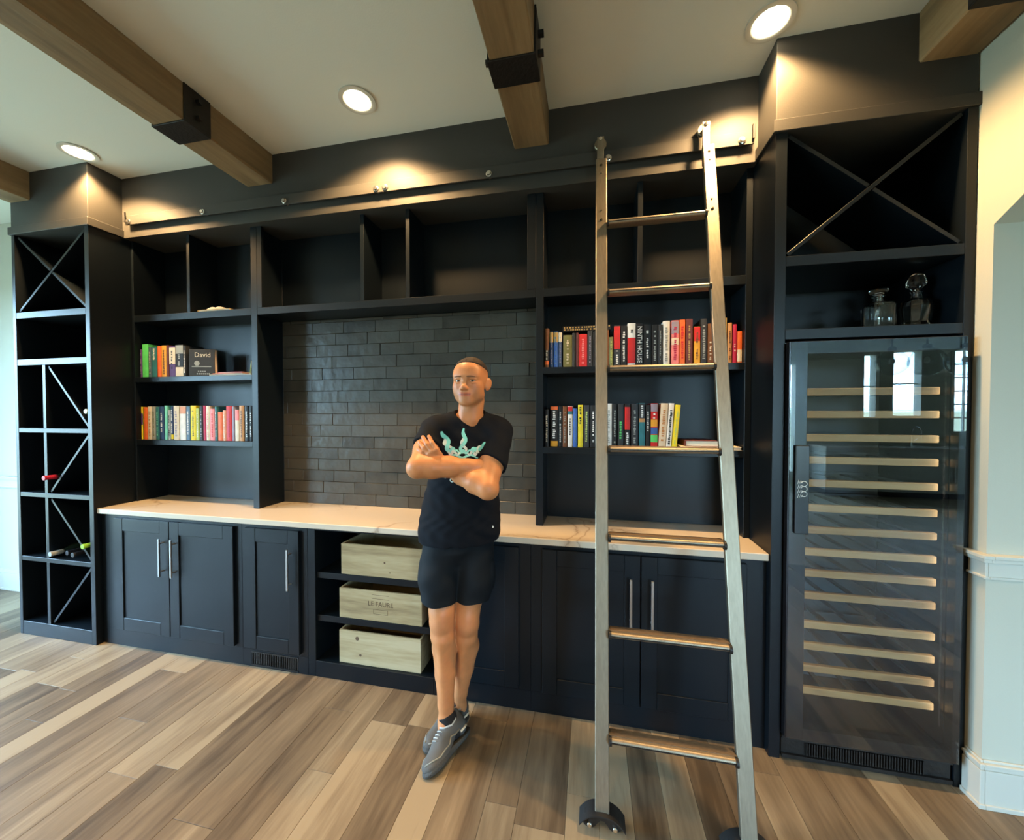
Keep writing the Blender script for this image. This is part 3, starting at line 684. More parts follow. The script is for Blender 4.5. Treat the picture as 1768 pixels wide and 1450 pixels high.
ld = bpy.data.lights.new('led_strip', 'AREA'); ld.shape = 'RECTANGLE'; ld.size = 0.5; ld.size_y = 0.02; ld.energy = 0.5; ld.color = (1.0, 0.86, 0.66)
lo = bpy.data.objects.new('led_strip', ld); COL.objects.link(lo); lo.parent = t; lo.location = Vector(((FX0 + FX1) / 2, 0.022, FZ1 - 0.034)) - WO[t]; lo.rotation_euler = (math.radians(12), 0, 0)
for sx_, rz_ in ((FX0 + 0.031, -1), (FX1 - 0.031, 1)):
    ld = bpy.data.lights.new('led_strip', 'AREA'); ld.shape = 'RECTANGLE'; ld.size = 0.012; ld.size_y = 1.5; ld.energy = 1.1; ld.color = (1.0, 0.86, 0.66)
    lo = bpy.data.objects.new('led_strip', ld); COL.objects.link(lo); lo.parent = t; lo.location = Vector((sx_, 0.020, 0.98)) - WO[t]
    lo.rotation_euler = Vector((rz_ * 1.0, -0.10, 0)).to_track_quat('Z', 'Y').to_euler()

# ------------------------------------------------------------------ crates
for i, (z0, zh, lab) in enumerate(((0.6155, 0.178, 'pale wooden wine crate on the top shelf of the open base unit'), (0.3605, 0.172, 'wooden wine crate with burnt lettering on the middle shelf of the open base unit'), (0.0945, 0.190, 'pale knotty wooden wine crate on the bottom shelf of the open base unit'))):
    t = thing('wooden_crate', lab, 'crate', (-0.935, 0.23, z0), 'wooden crates in the open base unit')
    x0, x1 = ((-1.180, -0.672), (-1.194, -0.676), (-1.197, -0.684))[i]; y0, y1 = 0.060, 0.40
    bx('front_board', 'crate_wood', t, x0, x1, y0, y0 + 0.012, z0, z0 + zh, 0.001); bx('back_board', 'crate_wood', t, x0, x1, y1 - 0.012, y1, z0, z0 + zh, 0.001)
    bx('end_board', 'crate_wood', t, x0, x0 + 0.012, y0 + 0.0125, y1 - 0.0125, z0, z0 + zh, 0.001); bx('end_board', 'crate_wood', t, x1 - 0.012, x1, y0 + 0.0125, y1 - 0.0125, z0, z0 + zh, 0.001)
    bx('bottom_board', 'crate_wood', t, x0 + 0.0125, x1 - 0.0125, y0 + 0.0125, y1 - 0.0125, z0, z0 + 0.010, 0.001)
    if i == 1:
        mx = Matrix.Translation((-0.930, y0 - 0.0006, z0 + 0.098)) @ Matrix.Rotation(PI / 2, 4, 'X')
        m = text_mesh('LE FAURE', 0.038); m.xf(mx).build('lettering', 'ink_brown', t)
        m = M()
        for zz in (0.128, 0.150): m.box(-0.985, -0.875, y0 - 0.0006, y0 - 0.0002, z0 + zz, z0 + zz + 0.0018)
        for zz in (0.040, 0.066): m.box(-0.975, -0.885, y0 - 0.0006, y0 - 0.0002, z0 + zz, z0 + zz + 0.0018)
        for xx in (-0.975, -0.887): m.box(xx, xx + 0.002, y0 - 0.0006, y0 - 0.0002, z0 + 0.040, z0 + 0.068)
        m.build('stamp', 'ink_brown', t)
    if i != 1:
        for kx, kz, kr in (((-0.903, 0.085, 0.006), (-0.87, 0.03, 0.004)) if i == 0 else ((-1.08, 0.150, 0.012), (-1.06, 0.055, 0.008))):
            M().cyl((kx, y0 - 0.0004, z0 + kz), (kx, y0 + 0.002, z0 + kz), kr, kr, 10).build('knot', 'ink_brown', t)

# ------------------------------------------------------------------ wine bottles
def bottle(x, z, label, foil, yneck=0.02):
    t = thing('wine_bottle', label, 'bottle', (x, 0.2, z), 'wine bottles in the narrow rack tower')
    M().lathe((x, yneck + 0.30, z + 0.038), [(0.001, 0), (0.034, 0.0), (0.0375, 0.006), (0.0375, 0.185), (0.030, 0.215), (0.0155, 0.245), (0.0145, 0.27)], 20, (0, -1, 0)).build('glass', 'bottle_glass', t, True)
    M().lathe((x, yneck + 0.055, z + 0.038), [(0.0152, 0), (0.0152, 0.06), (0.0168, 0.062), (0.0168, 0.072), (0.015, 0.074), (0.001, 0.0745)], 16, (0, -1, 0)).build('foil_capsule', flat(foil, 0.35), t, True)
bottle(-3.0585, 1.5240, 'wine bottle with pale cap in the uppermost bottle cell of the narrow tower', (0.55, 0.62, 0.50), 0.03)
bottle(-3.3590, 1.0760, 'wine bottle with red capsule and white tip in the narrow tower', (0.45, 0.02, 0.05), -0.02)
bottle(-3.355, 0.5531, 'wine bottle with grey capsule, leftmost of those low in the narrow tower', (0.35, 0.38, 0.40), 0.0)
bottle(-3.272, 0.5531, 'wine bottle with black capsule, second from left of those low in the narrow tower', (0.02, 0.02, 0.03), 0.04)
bottle(-3.185, 0.5531, 'wine bottle with dark capsule, third from left of those low in the narrow tower', (0.03, 0.03, 0.035), 0.02)
bottle(-3.0585, 0.6260, 'wine bottle with lime green capsule, rightmost of those low in the narrow tower', (0.30, 0.62, 0.06), 0.0)

# ------------------------------------------------------------------ decanters
t = thing('crystal_decanter', 'square cut glass decanter with flat round stopper above the wine cooler', 'decanter', (1.506, 0.13, 1.9195), 'glass decanters')
M().lathe((1.506, 0.13, 1.9195), [(0.001, 0), (0.044, 0), (0.047, 0.005), (0.047, 0.110), (0.040, 0.124), (0.018, 0.130), (0.016, 0.150), (0.021, 0.156), (0.012, 0.156), (0.011, 0.130), (0.036, 0.119), (0.042, 0.108), (0.042, 0.014), (0.001, 0.010)], 32, (0, 0, 1), 1.0).build('flask', 'crystal', t, True)
M().lathe((1.506, 0.13, 1.9195 + 0.135), [(0.001, 0), (0.010, 0), (0.0105, 0.022), (0.014, 0.028), (0.030, 0.036), (0.034, 0.044), (0.030, 0.052), (0.001, 0.054)], 16).build('stopper', 'crystal', t, True)
t = thing('crystal_decanter', 'round faceted glass decanter with tall faceted stopper above the wine cooler', 'decanter', (1.648, 0.13, 1.9195), 'glass decanters')
M().lathe((1.648, 0.13, 1.9195), [(0.001, 0), (0.055, 0), (0.057, 0.006), (0.047, 0.030), (0.053, 0.070), (0.054, 0.100), (0.046, 0.126), (0.020, 0.140), (0.016, 0.162), (0.022, 0.168), (0.012, 0.168), (0.011, 0.142), (0.040, 0.122), (0.048, 0.098), (0.046, 0.070), (0.038, 0.034), (0.001, 0.026)], 10).build('flask', 'crystal', t)
M().lathe((1.648, 0.13, 1.9195 + 0.146), [(0.001, 0), (0.010, 0), (0.0105, 0.026), (0.016, 0.032), (0.033, 0.050), (0.034, 0.062), (0.024, 0.092), (0.012, 0.100), (0.001, 0.101)], 8).build('stopper', 'crystal', t)
#BOOKS#
# ------------------------------------------------------------------ books
ORD = ['first', 'second', 'third', 'fourth', 'fifth', 'sixth', 'seventh', 'eighth', 'ninth', 'tenth', 'eleventh', 'twelfth', 'thirteenth', 'fourteenth', 'fifteenth', 'sixteenth', 'seventeenth', 'eighteenth', 'nineteenth', 'twentieth',
       'twenty-first', 'twenty-second', 'twenty-third', 'twenty-fourth', 'twenty-fifth', 'twenty-sixth', 'twenty-seventh', 'twenty-eighth', 'twenty-ninth', 'thirtieth', 'thirty-first', 'thirty-second', 'thirty-third']
C_ = dict(purple=(0.09, 0.04, 0.16), green=(0.10, 0.62, 0.16), teal=(0.03, 0.17, 0.20), slate=(0.06, 0.12, 0.16), orange=(0.72, 0.14, 0.03), amber=(0.72, 0.34, 0.03), maroon=(0.12, 0.03, 0.03), black=(0.010, 0.010, 0.011),
          cream=(0.70, 0.62, 0.48), white=(0.78, 0.78, 0.75), grey=(0.32, 0.34, 0.32), navy=(0.02, 0.05, 0.13), mint=(0.20, 0.66, 0.50), blue=(0.04, 0.12, 0.42), yellow=(0.76, 0.60, 0.02), crimson=(0.45, 0.02, 0.07), pink=(0.80, 0.24, 0.24),
          red=(0.58, 0.02, 0.02), peach=(0.70, 0.34, 0.22), lavender=(0.30, 0.27, 0.36), tan=(0.52, 0.25, 0.09), brown=(0.16, 0.06, 0.02), olive=(0.17, 0.17, 0.06), charcoal=(0.030, 0.032, 0.036), gold=(0.45, 0.30, 0.10), lime=(0.45, 0.55, 0.15), steelblue=(0.10, 0.20, 0.33))
def book(x0, x1, z0, h, col, label, group, bands=(), marks=None, yf=0.262, depth=0.15, lean=0.0, text=None, mark_rng=(0.12, 0.85)):
    """upright book, spine towards the room; bands: (colour, from, to) as fractions of the height"""
    w_ = x1 - x0 - 0.0012; xc = (x0 + x1) / 2; yb = yf + depth
    t = thing('book', label, 'book', (xc, yf + depth / 2, z0), group)
    if lean: t.rotation_euler = (0, lean, 0)
    hw = w_ / 2; bt = min(0.0024, w_ * 0.16)
    m = M(); n = 6; pr = []
    for k in range(n + 1):
        a = -hw + w_ * k / n; pr.append((xc + a, yf + 0.0035 * (a / hw) ** 2))
    poly = pr + [(xc + hw, yb), (xc + hw - bt, yb), (xc + hw - bt, yf + 0.008), (xc - hw + bt, yf + 0.008), (xc - hw + bt, yb), (xc - hw, yb)]
    V = [(p[0], p[1], z) for z in (z0, z0 + h) for p in poly]; k = len(poly)
    F = [(i, (i + 1) % k, k + (i + 1) % k, k + i) for i in range(k)]
    for o in (0, k):
        F += [(o + 0, o + n + 6 - 1 - 0, o + n + 4, o + n + 5) if False else (o + 0, o + n + 6, o + n + 5, o + n + 4)]
        F[-1] = (o + 0, o + n + 4, o + n + 5, o + n + 6)
        F += [(o + n, o + n + 1, o + n + 2, o + n + 3), tuple(o + q for q in range(n + 1)) + (o + n + 3, o + n + 4)]
    me_ok = [f for f in F if max(f) < len(V)]
    m.add(V, me_ok).build('cover', flat(C_[col]), t)
    bx('pages', 'page_cream', t, xc - hw + bt + 0.0002, xc + hw - bt - 0.0002, yf + 0.0082, yb - 0.003, z0 + 0.002, z0 + h - 0.003, 0)
    for bc, f0, f1 in bands:
        V = [(p[0], p[1] - 0.0005, z) for z in (z0 + h * f0, z0 + h * f1) for p in pr] + [(p[0], p[1] + 0.0008, z) for z in (z0 + h * f0, z0 + h * f1) for p in pr]
        q = n + 1; F = []
        for i in range(n): F += [(i, i + 1, q + i + 1, q + i), (2 * q + i, 2 * q + i + 1, 3 * q + i + 1, 3 * q + i), (i, i + 1, 2 * q + i + 1, 2 * q + i), (q + i, q + i + 1, 3 * q + i + 1, 3 * q + i)]
        F += [(0, q, 3 * q, 2 * q), (n, q + n, 3 * q + n, 2 * q + n)]
        M().add(V, F).build('spine_band', flat(C_[bc]), t)
    if marks:
        m = M(); zz = z0 + h * mark_rng[1]; ze = z0 + h * mark_rng[0]; mw = w_ * random.uniform(0.28, 0.5)
        while zz > ze:
            l = random.uniform(0.004, 0.010)
            if random.random() < 0.85: m.box(xc - mw / 2 * random.uniform(0.5, 1), xc + mw / 2 * random.uniform(0.5, 1), yf - 0.0011, yf + 0.0006, zz - l, zz)
            zz -= l + random.uniform(0.002, 0.005)
        m.build('title_marks', flat(C_[marks]), t)['kind'] = 'stuff'
    if text:
        mx = Matrix.Translation((xc, yf - 0.0010, z0 + h * 0.50)) @ Matrix.Rotation(PI / 2, 4, 'Y') @ Matrix.Rotation(PI / 2, 4, 'X')
        tm = text_mesh(text, min(w_ * 0.95, 0.052)); A = np.array(tm.v); tm.v = [(p[0] * (h * 0.86) / (A[:, 0].max() - A[:, 0].min()), p[1], p[2]) for p in tm.v]
        tm.xf(mx).build('title', flat(C_['white']), t)
    return t

def row(table, z0, shelf, group, start=0, desc=None):
    for i, r in enumerate(table):
        x0, x1, h, col, nm = r[:5]; kw = r[5] if len(r) > 5 else {}
        j = i + start
        book(x0, x1, z0 + 0.0003, h, col, '%s book, %s from the left on %s' % (nm, ORD[j], shelf), group, **kw)

LU = [(-2.958, -2.940, 0.205, 'purple', 'thin purple', dict(marks='lavender')), (-2.939, -2.883, 0.240, 'green', 'bright green'), (-2.881, -2.853, 0.215, 'slate', 'slate blue', dict(marks='grey')), (-2.851, -2.806, 0.216, 'teal', 'dark teal', dict(marks='white', mark_rng=(0.6, 0.95))),
      (-2.801, -2.764, 0.222, 'orange', 'orange red'), (-2.763, -2.719, 0.225, 'amber', 'amber yellow', dict(marks='brown')), (-2.717, -2.697, 0.226, 'maroon', 'thin maroon'), (-2.695, -2.641, 0.217, 'purple', 'dark purple', dict(bands=(('cream', 0.42, 0.95),), marks='black')),
      (-2.639, -2.571, 0.226, 'black', 'black', dict(bands=(('grey', 0.72, 0.98), ('cream', 0.02, 0.30)), marks='grey', mark_rng=(0.35, 0.7))), (-2.569, -2.548, 0.216, 'charcoal', 'charcoal', dict(marks='white'))]
row(LU, 1.8070, 'the left bookcase\'s upper shelf', 'books on the upper shelf of the left bookcase')
LL = [(-2.958, -2.945, 0.236, 'yellow', 'yellow and purple', dict(bands=(('purple', 0.45, 0.80),))), (-2.937, -2.899, 0.233, 'orange', 'orange red'), (-2.898, -2.861, 0.238, 'cream', 'cream', dict(marks='tan')), (-2.860, -2.826, 0.238, 'grey', 'pale grey', dict(marks='olive')),
      (-2.825, -2.792, 0.235, 'teal', 'teal', dict(marks='mint')), (-2.791, -2.750, 0.238, 'navy', 'navy', dict(marks='white', mark_rng=(0.25, 0.8))), (-2.745, -2.720, 0.244, 'mint', 'mint green'), (-2.715, -2.690, 0.212, 'grey', 'grey', dict(marks='black')),
      (-2.689, -2.667, 0.238, 'navy', 'dark blue', dict(marks='white', bands=(('yellow', 0.02, 0.16),), mark_rng=(0.2, 0.9))), (-2.664, -2.617, 0.241, 'cream', 'wide cream', dict(marks='lavender')), (-2.609, -2.556, 0.238, 'white', 'white with orange top', dict(bands=(('peach', 0.78, 0.99),))),
      (-2.551, -2.519, 0.238, 'steelblue', 'steel blue', dict(marks='white')), (-2.514, -2.468, 0.243, 'yellow', 'bright yellow', dict(marks='olive')), (-2.467, -2.439, 0.223, 'lime', 'pale green', dict(marks='white')), (-2.436, -2.408, 0.240, 'charcoal', 'charcoal', dict(marks='grey')),
      (-2.405, -2.381, 0.242, 'crimson', 'crimson'), (-2.380, -2.349, 0.239, 'cream', 'cream and pink', dict(marks='pink')), (-2.348, -2.307, 0.220, 'pink', 'pink', dict(marks='red')), (-2.306, -2.285, 0.236, 'teal', 'thin teal', dict(marks='white')),
      (-2.281, -2.240, 0.198, 'orange', 'short orange'), (-2.239, -2.212, 0.209, 'peach', 'peach', dict(marks='cream')), (-2.211, -2.165, 0.239, 'red', 'wide red', dict(marks='crimson')), (-2.162, -2.142, 0.236, 'lavender', 'thin lavender'),
      (-2.138, -2.105, 0.214, 'cream', 'cream with pink top', dict(bands=(('pink', 0.66, 0.99),))), (-2.103, -2.065, 0.241, 'tan', 'tan', dict(marks='brown')), (-2.059, -2.026, 0.238, 'black', 'black', dict(marks='white')), (-2.021, -1.996, 0.238, 'black', 'black and white', dict(marks='white'))]
row(LL, 1.3605, 'the left bookcase\'s lower shelf', 'books on the lower shelf of the left bookcase')
RU = [(-0.017, 0.007, 0.222, 'brown', 'red brown', dict(bands=(('orange', 0.08, 0.18), ('black', 0.18, 0.45)), marks='white', mark_rng=(0.2, 0.44))), (0.010, 0.031, 0.203, 'navy', 'navy', dict(bands=(('gold', 0.70, 0.98),), marks='lavender')), (0.033, 0.057, 0.202, 'blue', 'bright blue', dict(bands=(('gold', 0.70, 0.98),), marks='steelblue')),
      (0.060, 0.081, 0.200, 'navy', 'indigo', dict(bands=(('cream', 0.72, 0.98),), marks='lavender')), (0.087, 0.137, 0.180, 'olive', 'wide dark olive', dict(marks='cream')), (0.138, 0.156, 0.190, 'charcoal', 'thin charcoal'), (0.159, 0.173, 0.190, 'maroon', 'thin maroon'),
      (0.174, 0.219, 0.182, 'red', 'red striped', dict(marks='pink')), (0.221, 0.249, 0.199, 'charcoal', 'charcoal', dict(marks='lavender')), (0.251, 0.283, 0.196, 'black', 'black'), (0.285, 0.314, 0.200, 'black', 'black', ), (0.316, 0.336, 0.199, 'brown', 'brown'),
      (0.338, 0.359, 0.160, 'olive', 'short olive', dict(marks='lime')), (0.362, 0.396, 0.221, 'charcoal', 'charcoal with red block', dict(bands=(('red', 0.42, 0.98),), marks='white', mark_rng=(0.05, 0.38))), (0.398, 0.432, 0.218, 'black', 'black with white letters', dict(marks='white')),
      (0.434, 0.476, 0.230, 'white', 'white with red title', dict(bands=(('red', 0.06, 0.66),), marks='black', mark_rng=(0.78, 0.94))), (0.478, 0.514, 0.226, 'black', 'black with large white title', dict(text='NINTH HOUSE')), (0.517, 0.556, 0.220, 'black', 'black with thin white title', dict(marks='white', mark_rng=(0.2, 0.85))),
      (0.558, 0.590, 0.216, 'black', 'black with grey title', dict(marks='grey')), (0.592, 0.613, 0.216, 'charcoal', 'thin charcoal', dict(marks='grey')), (0.616, 0.650, 0.233, 'white', 'tall white', dict(marks='grey')), (0.658, 0.695, 0.234, 'pink', 'pink and purple', dict(bands=(('lavender', 0.70, 0.98), ('cream', 0.45, 0.6)), marks='crimson')),
      (0.698, 0.726, 0.236, 'orange', 'red orange', dict(marks='red')), (0.729, 0.763, 0.238, 'maroon', 'maroon', dict(marks='gold')), (0.769, 0.800, 0.196, 'amber', 'amber with red top', dict(bands=(('red', 0.62, 0.99),), marks='brown')), (0.802, 0.831, 0.236, 'charcoal', 'charcoal', dict(marks='grey')),
      (0.835, 0.863, 0.209, 'brown', 'brown', dict(marks='cream', mark_rng=(0.05, 0.55))), (0.866, 0.887, 0.221, 'crimson', 'crimson'), (0.889, 0.912, 0.219, 'black', 'black'), (0.914, 0.927, 0.235, 'gold', 'thin gold'), (0.930, 0.951, 0.209, 'tan', 'tan', dict(marks='brown')),
      (0.954, 0.974, 0.200, 'crimson', 'dark red', dict(marks='cream', mark_rng=(0.3, 0.5))), (0.976, 0.999, 0.164, 'orange', 'short red orange', dict(bands=(('cream', 0.05, 0.42),)))]
row(RU, 1.8070, 'the right bookcase\'s upper shelf', 'books on the upper shelf of the right bookcase')
RL = [(-0.016, 0.007, 0.211, 'black', 'black with cream pattern', dict(marks='cream')), (0.016, 0.058, 0.230, 'black', 'black with orange base', dict(bands=(('orange', 0.91, 0.99), ('amber', 0.01, 0.14)), marks='white', mark_rng=(0.22, 0.88))), (0.062, 0.082, 0.228, 'black', 'black', dict(marks='white')),
      (0.085, 0.110, 0.228, 'brown', 'dark brown', dict(marks='grey')), (0.113, 0.140, 0.229, 'white', 'white with red top', dict(bands=(('red', 0.88, 0.99), ('teal', 0.80, 0.88)), marks='black', mark_rng=(0.3, 0.7))), (0.144, 0.166, 0.216, 'blue', 'royal blue', dict(marks='steelblue')),
      (0.170, 0.198, 0.236, 'yellow', 'yellow with black title', dict(marks='black', mark_rng=(0.55, 0.95))), (0.201, 0.232, 0.234, 'charcoal', 'charcoal', dict(marks='lime')), (0.237, 0.270, 0.234, 'black', 'black', dict(marks='white')), (0.272, 0.317, 0.236, 'charcoal', 'wide charcoal'),
      (0.320, 0.354, 0.242, 'white', 'ivory white', dict(marks='grey')), (0.357, 0.381, 0.240, 'black', 'black with grey title', dict(marks='grey')), (0.385, 0.416, 0.240, 'charcoal', 'black with green title', dict(marks='green', mark_rng=(0.2, 0.6))), (0.421, 0.451, 0.240, 'black', 'black with red block', dict(bands=(('red', 0.42, 0.93),), marks='white', mark_rng=(0.1, 0.35))),
      (0.455, 0.492, 0.240, 'charcoal', 'wide charcoal', dict(marks='grey')), (0.496, 0.527, 0.244, 'teal', 'teal with dark top', dict(bands=(('charcoal', 0.66, 0.99), ('tan', 0.58, 0.66)), marks='white', mark_rng=(0.7, 0.95))), (0.531, 0.553, 0.234, 'black', 'black', dict(marks='white', mark_rng=(0.4, 0.9))),
      (0.556, 0.592, 0.242, 'red', 'rainbow banded', dict(bands=(('lavender', 0.82, 0.99), ('amber', 0.48, 0.64), ('blue', 0.32, 0.46), ('green', 0.14, 0.30)), marks='white', mark_rng=(0.68, 0.78)))]
row(RL, 1.3605, 'the right bookcase\'s lower shelf', 'books on the lower shelf of the right bookcase')
G = 'books on the lower shelf of the right bookcase'
book(0.5950, 0.6320, 1.3605 + 0.0030, 0.240, 'cream', 'cream book leaning beside the rainbow banded book', G, marks='tan', lean=0.055)
book(0.6330, 0.6600, 1.3605 + 0.0030, 0.240, 'white', 'white book with black title leaning against the cream book', G, marks='black', lean=0.065)
book(0.6612, 0.6880, 1.3605 + 0.0035, 0.232, 'yellow', 'bright yellow book leaning at the end of the row behind the ladder', G, marks='lime', lean=0.085)

def flat_book(x0, x1, z0, th, col, label, group, y0=0.25, y1=0.42, rz=0.0, top=None):
    t = thing('book', label, 'book', ((x0 + x1) / 2, (y0 + y1) / 2, z0), group); t.rotation_euler = (0, 0, rz)
    bt = min(0.0022, th * 0.18); m = M()
    m.box(x0, x1, y0, y1, z0, z0 + bt, 0.0004); m.box(x0, x1, y0, y1, z0 + th - bt, z0 + th, 0.0004); m.box(x0, x0 + 0.004, y0, y1, z0 + bt, z0 + th - bt)
    m.build('cover', flat(C_[col]), t)
    bx('pages', 'page_cream', t, x0 + 0.0042, x1 - 0.003, y0 + 0.003, y1 - 0.003, z0 + bt + 0.0001, z0 + th - bt - 0.0001, 0)
    if top: bx('cover_panel', flat(C_[top]), t, x0 + 0.03, x1 - 0.03, y0 + 0.02, y1 - 0.02, z0 + th, z0 + th + 0.0006, 0)
    return t
# front-facing book with pale lettering, resting against the row
t = thing('book', 'dark book standing cover outwards with pale lettering on the left upper shelf', 'book', (-2.445, 0.285, 1.8073), 'books on the upper shelf of the left bookcase')
bw, bh = 0.168, 0.190
bx('cover', flat((0.030, 0.028, 0.026)), t, -2.445 - bw / 2, -2.445 + bw / 2, 0.268, 0.271, 1.8073, 1.8073 + bh, 0.0006)
bx('pages', 'page_cream', t, -2.445 - bw / 2 + 0.002, -2.445 + bw / 2 - 0.003, 0.2715, 0.298, 1.8085, 1.8073 + bh - 0.002, 0)
bx('back_cover', flat((0.030, 0.028, 0.026)), t, -2.445 - bw / 2, -2.445 + bw / 2, 0.2985, 0.301, 1.8073, 1.8073 + bh, 0.0006)
for body, sz, dz, dx in (('David', 0.046, 0.150, 0.004), ):
    text_mesh(body, sz).xf(Matrix.Translation((-2.445 + dx, 0.2675, 1.8073 + dz)) @ Matrix.Rotation(PI / 2, 4, 'X')).build('title', flat(C_['cream']), t)
m = M()
m.lathe((-2.478, 0.2676, 1.8073 + 0.092), [(0.018, 0.0), (0.018, 0.0006), (0.001, 0.0007)], 18, (0, -1, 0))
m.box(-2.512, -2.385, 0.2672, 0.2678, 1.8073 + 0.066, 1.8073 + 0.072)
for k in range(7): m.box(-2.480 + k * 0.013, -2.472 + k * 0.013, 0.2672, 0.2678, 1.8073 + 0.014, 1.8073 + 0.024)
for k in range(4): m.box(-2.472 + k * 0.014, -2.463 + k * 0.014, 0.2672, 0.2678, 1.8073 + 0.032, 1.8073 + 0.040)
m.build('cover_art', flat(C_['grey']), t)
t.rotation_euler = (0, 0, math.radians(17)); t.location.x += 0.012; t.location.y += 0.012
G = 'books on the upper shelf of the left bookcase'
flat_book(-2.330, -1.990, 1.8073, 0.008, 'white', 'pale magazine lying flat at the bottom of the pile on the left upper shelf', G)
flat_book(-2.300, -2.060, 1.8156, 0.007, 'orange', 'orange magazine in the middle of the flat pile on the left upper shelf', G, rz=0.04)
flat_book(-2.265, -2.050, 1.8229, 0.008, 'crimson', 'crimson booklet on top of the flat pile on the left upper shelf', G, rz=-0.05, top='pink')
t = thing('booklet', 'small yellow booklet leaning on the panel at the end of the left upper shelf', 'book', (-2.005, 0.30, 1.8154), G)
bx('cover', flat(C_['lime']), t, -2.0075, -2.0045, 0.262, 0.36, 1.8156, 1.905, 0.0005); bx('pages', 'page_cream', t, -2.0040, -2.0005, 0.264, 0.36, 1.8156, 1.902, 0)
t.rotation_euler = (0, math.radians(7.5), 0)
t.location.x -= 0.004
t = flat_book(-2.415, -2.150, 2.2456, 0.014, 'gold', 'thin cream book lying flat in the top left cubby', 'books in the top left cubby', 0.245, 0.40)
t = thing('open_book', 'small open book lying on the thin cream book in the top left cubby', 'book', (-2.285, 0.32, 2.2602), 'books in the top left cubby')
for s_ in (-1, 1):
    V = []; F = []
    for k in range(7):
        u_ = k / 6; V += [(-2.285 + s_ * 0.085 * u_, 0.262, 2.2606 + 0.020 * math.sin(PI * (0.25 + 0.75 * u_)) * 1.0), (-2.285 + s_ * 0.085 * u_, 0.385, 2.2606 + 0.020 * math.sin(PI * (0.25 + 0.75 * u_))), (-2.285 + s_ * 0.085 * u_, 0.385, 2.2604), (-2.285 + s_ * 0.085 * u_, 0.262, 2.2604)]
    F = [(i * 4 + k, i * 4 + (k + 1) % 4, (i + 1) * 4 + (k + 1) % 4, (i + 1) * 4 + k) for i in range(6) for k in range(4)] + [(3, 2, 1, 0), (24, 25, 26, 27)]
    M().add(V, F).build('pages', 'page_cream', t, True)
G = 'books on the upper shelf of the right bookcase'
t = thing('book', 'black book with gold lettering lying flat on top of the right upper row', 'book', (0.215, 0.33, 2.0075), G)
bx('cover', flat(C_['black']), t, 0.085, 0.345, 0.264, 0.40, 2.0075, 2.0355, 0.001)
m = M()
for zz in (2.0125, 2.0245):
    xx = 0.092
    while xx < 0.335:
        l = random.uniform(0.005, 0.011); m.box(xx, xx + l, 0.2632, 0.2642, zz, zz + 0.007); xx += l + random.uniform(0.003, 0.012)
m.build('title_marks', flat(C_['gold']), t)['kind'] = 'stuff'
G = 'books on the lower shelf of the right bookcase'
flat_book(0.705, 0.992, 1.3608, 0.016, 'cream', 'cream folder lying flat at the bottom of the pile behind the ladder', G, 0.2345, 0.42)
flat_book(0.728, 0.886, 1.3771, 0.030, 'maroon', 'maroon book lying flat on the cream folder behind the ladder', G, 0.245, 0.42)
#END_BOOKS#
#KITCHEN#
# ------------------------------------------------------------------ kitchen seen mirrored in the cooler door
t = thing('sink_counter', 'pale kitchen counter under the windows, mirrored in the wine cooler door', 'counter', (6.6, -6.65, 0))
bx('cabinet_body', 'trim_white', t, 4.6, 8.6, -6.98, -6.40, 0.10, 0.88, 0.002)
bx('worktop', 'marble', t, 4.58, 8.62, -6.985, -6.36, 0.881, 0.92, 0.003)
bx('plinth', 'iron_black', t, 4.62, 8.58, -6.97, -6.45, 0.0, 0.099, 0)
for k in range(6): bx('door', 'trim_white', t, 4.63 + k * 0.66, 5.25 + k * 0.66, -6.399, -6.382, 0.13, 0.86, 0.003)
t = thing('kitchen_faucet', 'chrome arched kitchen faucet mirrored in the wine cooler door', 'faucet', (6.18, -6.72, 0.9205))
M().lathe((6.18, -6.72, 0.9205), [(0.03, 0), (0.03, 0.012), (0.016, 0.02), (0.015, 0.25), (0.001, 0.25)], 16).build('stem', 'steel_bright', t, True)
M().tube([(6.18, -6.72 + 0.11 - 0.11 * math.cos(a), 1.16 + 0.13 * math.sin(a)) for a in [PI * i / 12 for i in range(13)]] + [(6.18, -6.50, 1.08)], 0.013, 10).build('spout', 'steel_bright', t, True)
M().tube([(6.20, -6.72, 1.02), (6.25, -6.72, 1.05), (6.31, -6.71, 1.10)], 0.008, 8).build('lever', 'steel_bright', t, True)
for i, (x, y, z, r_, nm) in enumerate(((4.58, -4.8, 2.29, 0.185, 'leftmost'), (5.01, -4.8, 2.30, 0.205, 'middle'), (5.46, -4.8, 2.29, 0.205, 'rightmost'))):
    t = thing('globe_pendant', 'clear glass globe pendant lamp, %s of three mirrored in the cooler door' % nm, 'pendant lamp', (x, y, z - r_), 'glass globe pendants')
    M().sphere((x, y, z), r_, 28, 18).build('globe', 'globe_glass', t, 'full')
    M().lathe((x, y, z + r_ - 0.015), [(0.03, 0), (0.05, 0.01), (0.05, 0.05), (0.012, 0.07), (0.008, ZC - z - r_ - 0.01), (0.06, ZC - z - r_ - 0.005), (0.06, ZC - z - r_ + 0.012)], 18).build('stem', 'iron_black', t, True)
    M().sphere((x, y, z + 0.02), 0.035, 14, 10, (1, 1, 1.4)).build('bulb', 'print_white', t, 'full')
t = thing('potted_plant', 'leafy potted plant on the counter, mirrored at the cooler door edge', 'plant', (7.35, -6.65, 0.9205))
M().lathe((7.35, -6.65, 0.9205), [(0.06, 0), (0.08, 0.13), (0.085, 0.14), (0.075, 0.14), (0.07, 0.12), (0.001, 0.12)], 18).build('pot', 'trim_white', t, True)
m = M(); rnd = random.Random(3)
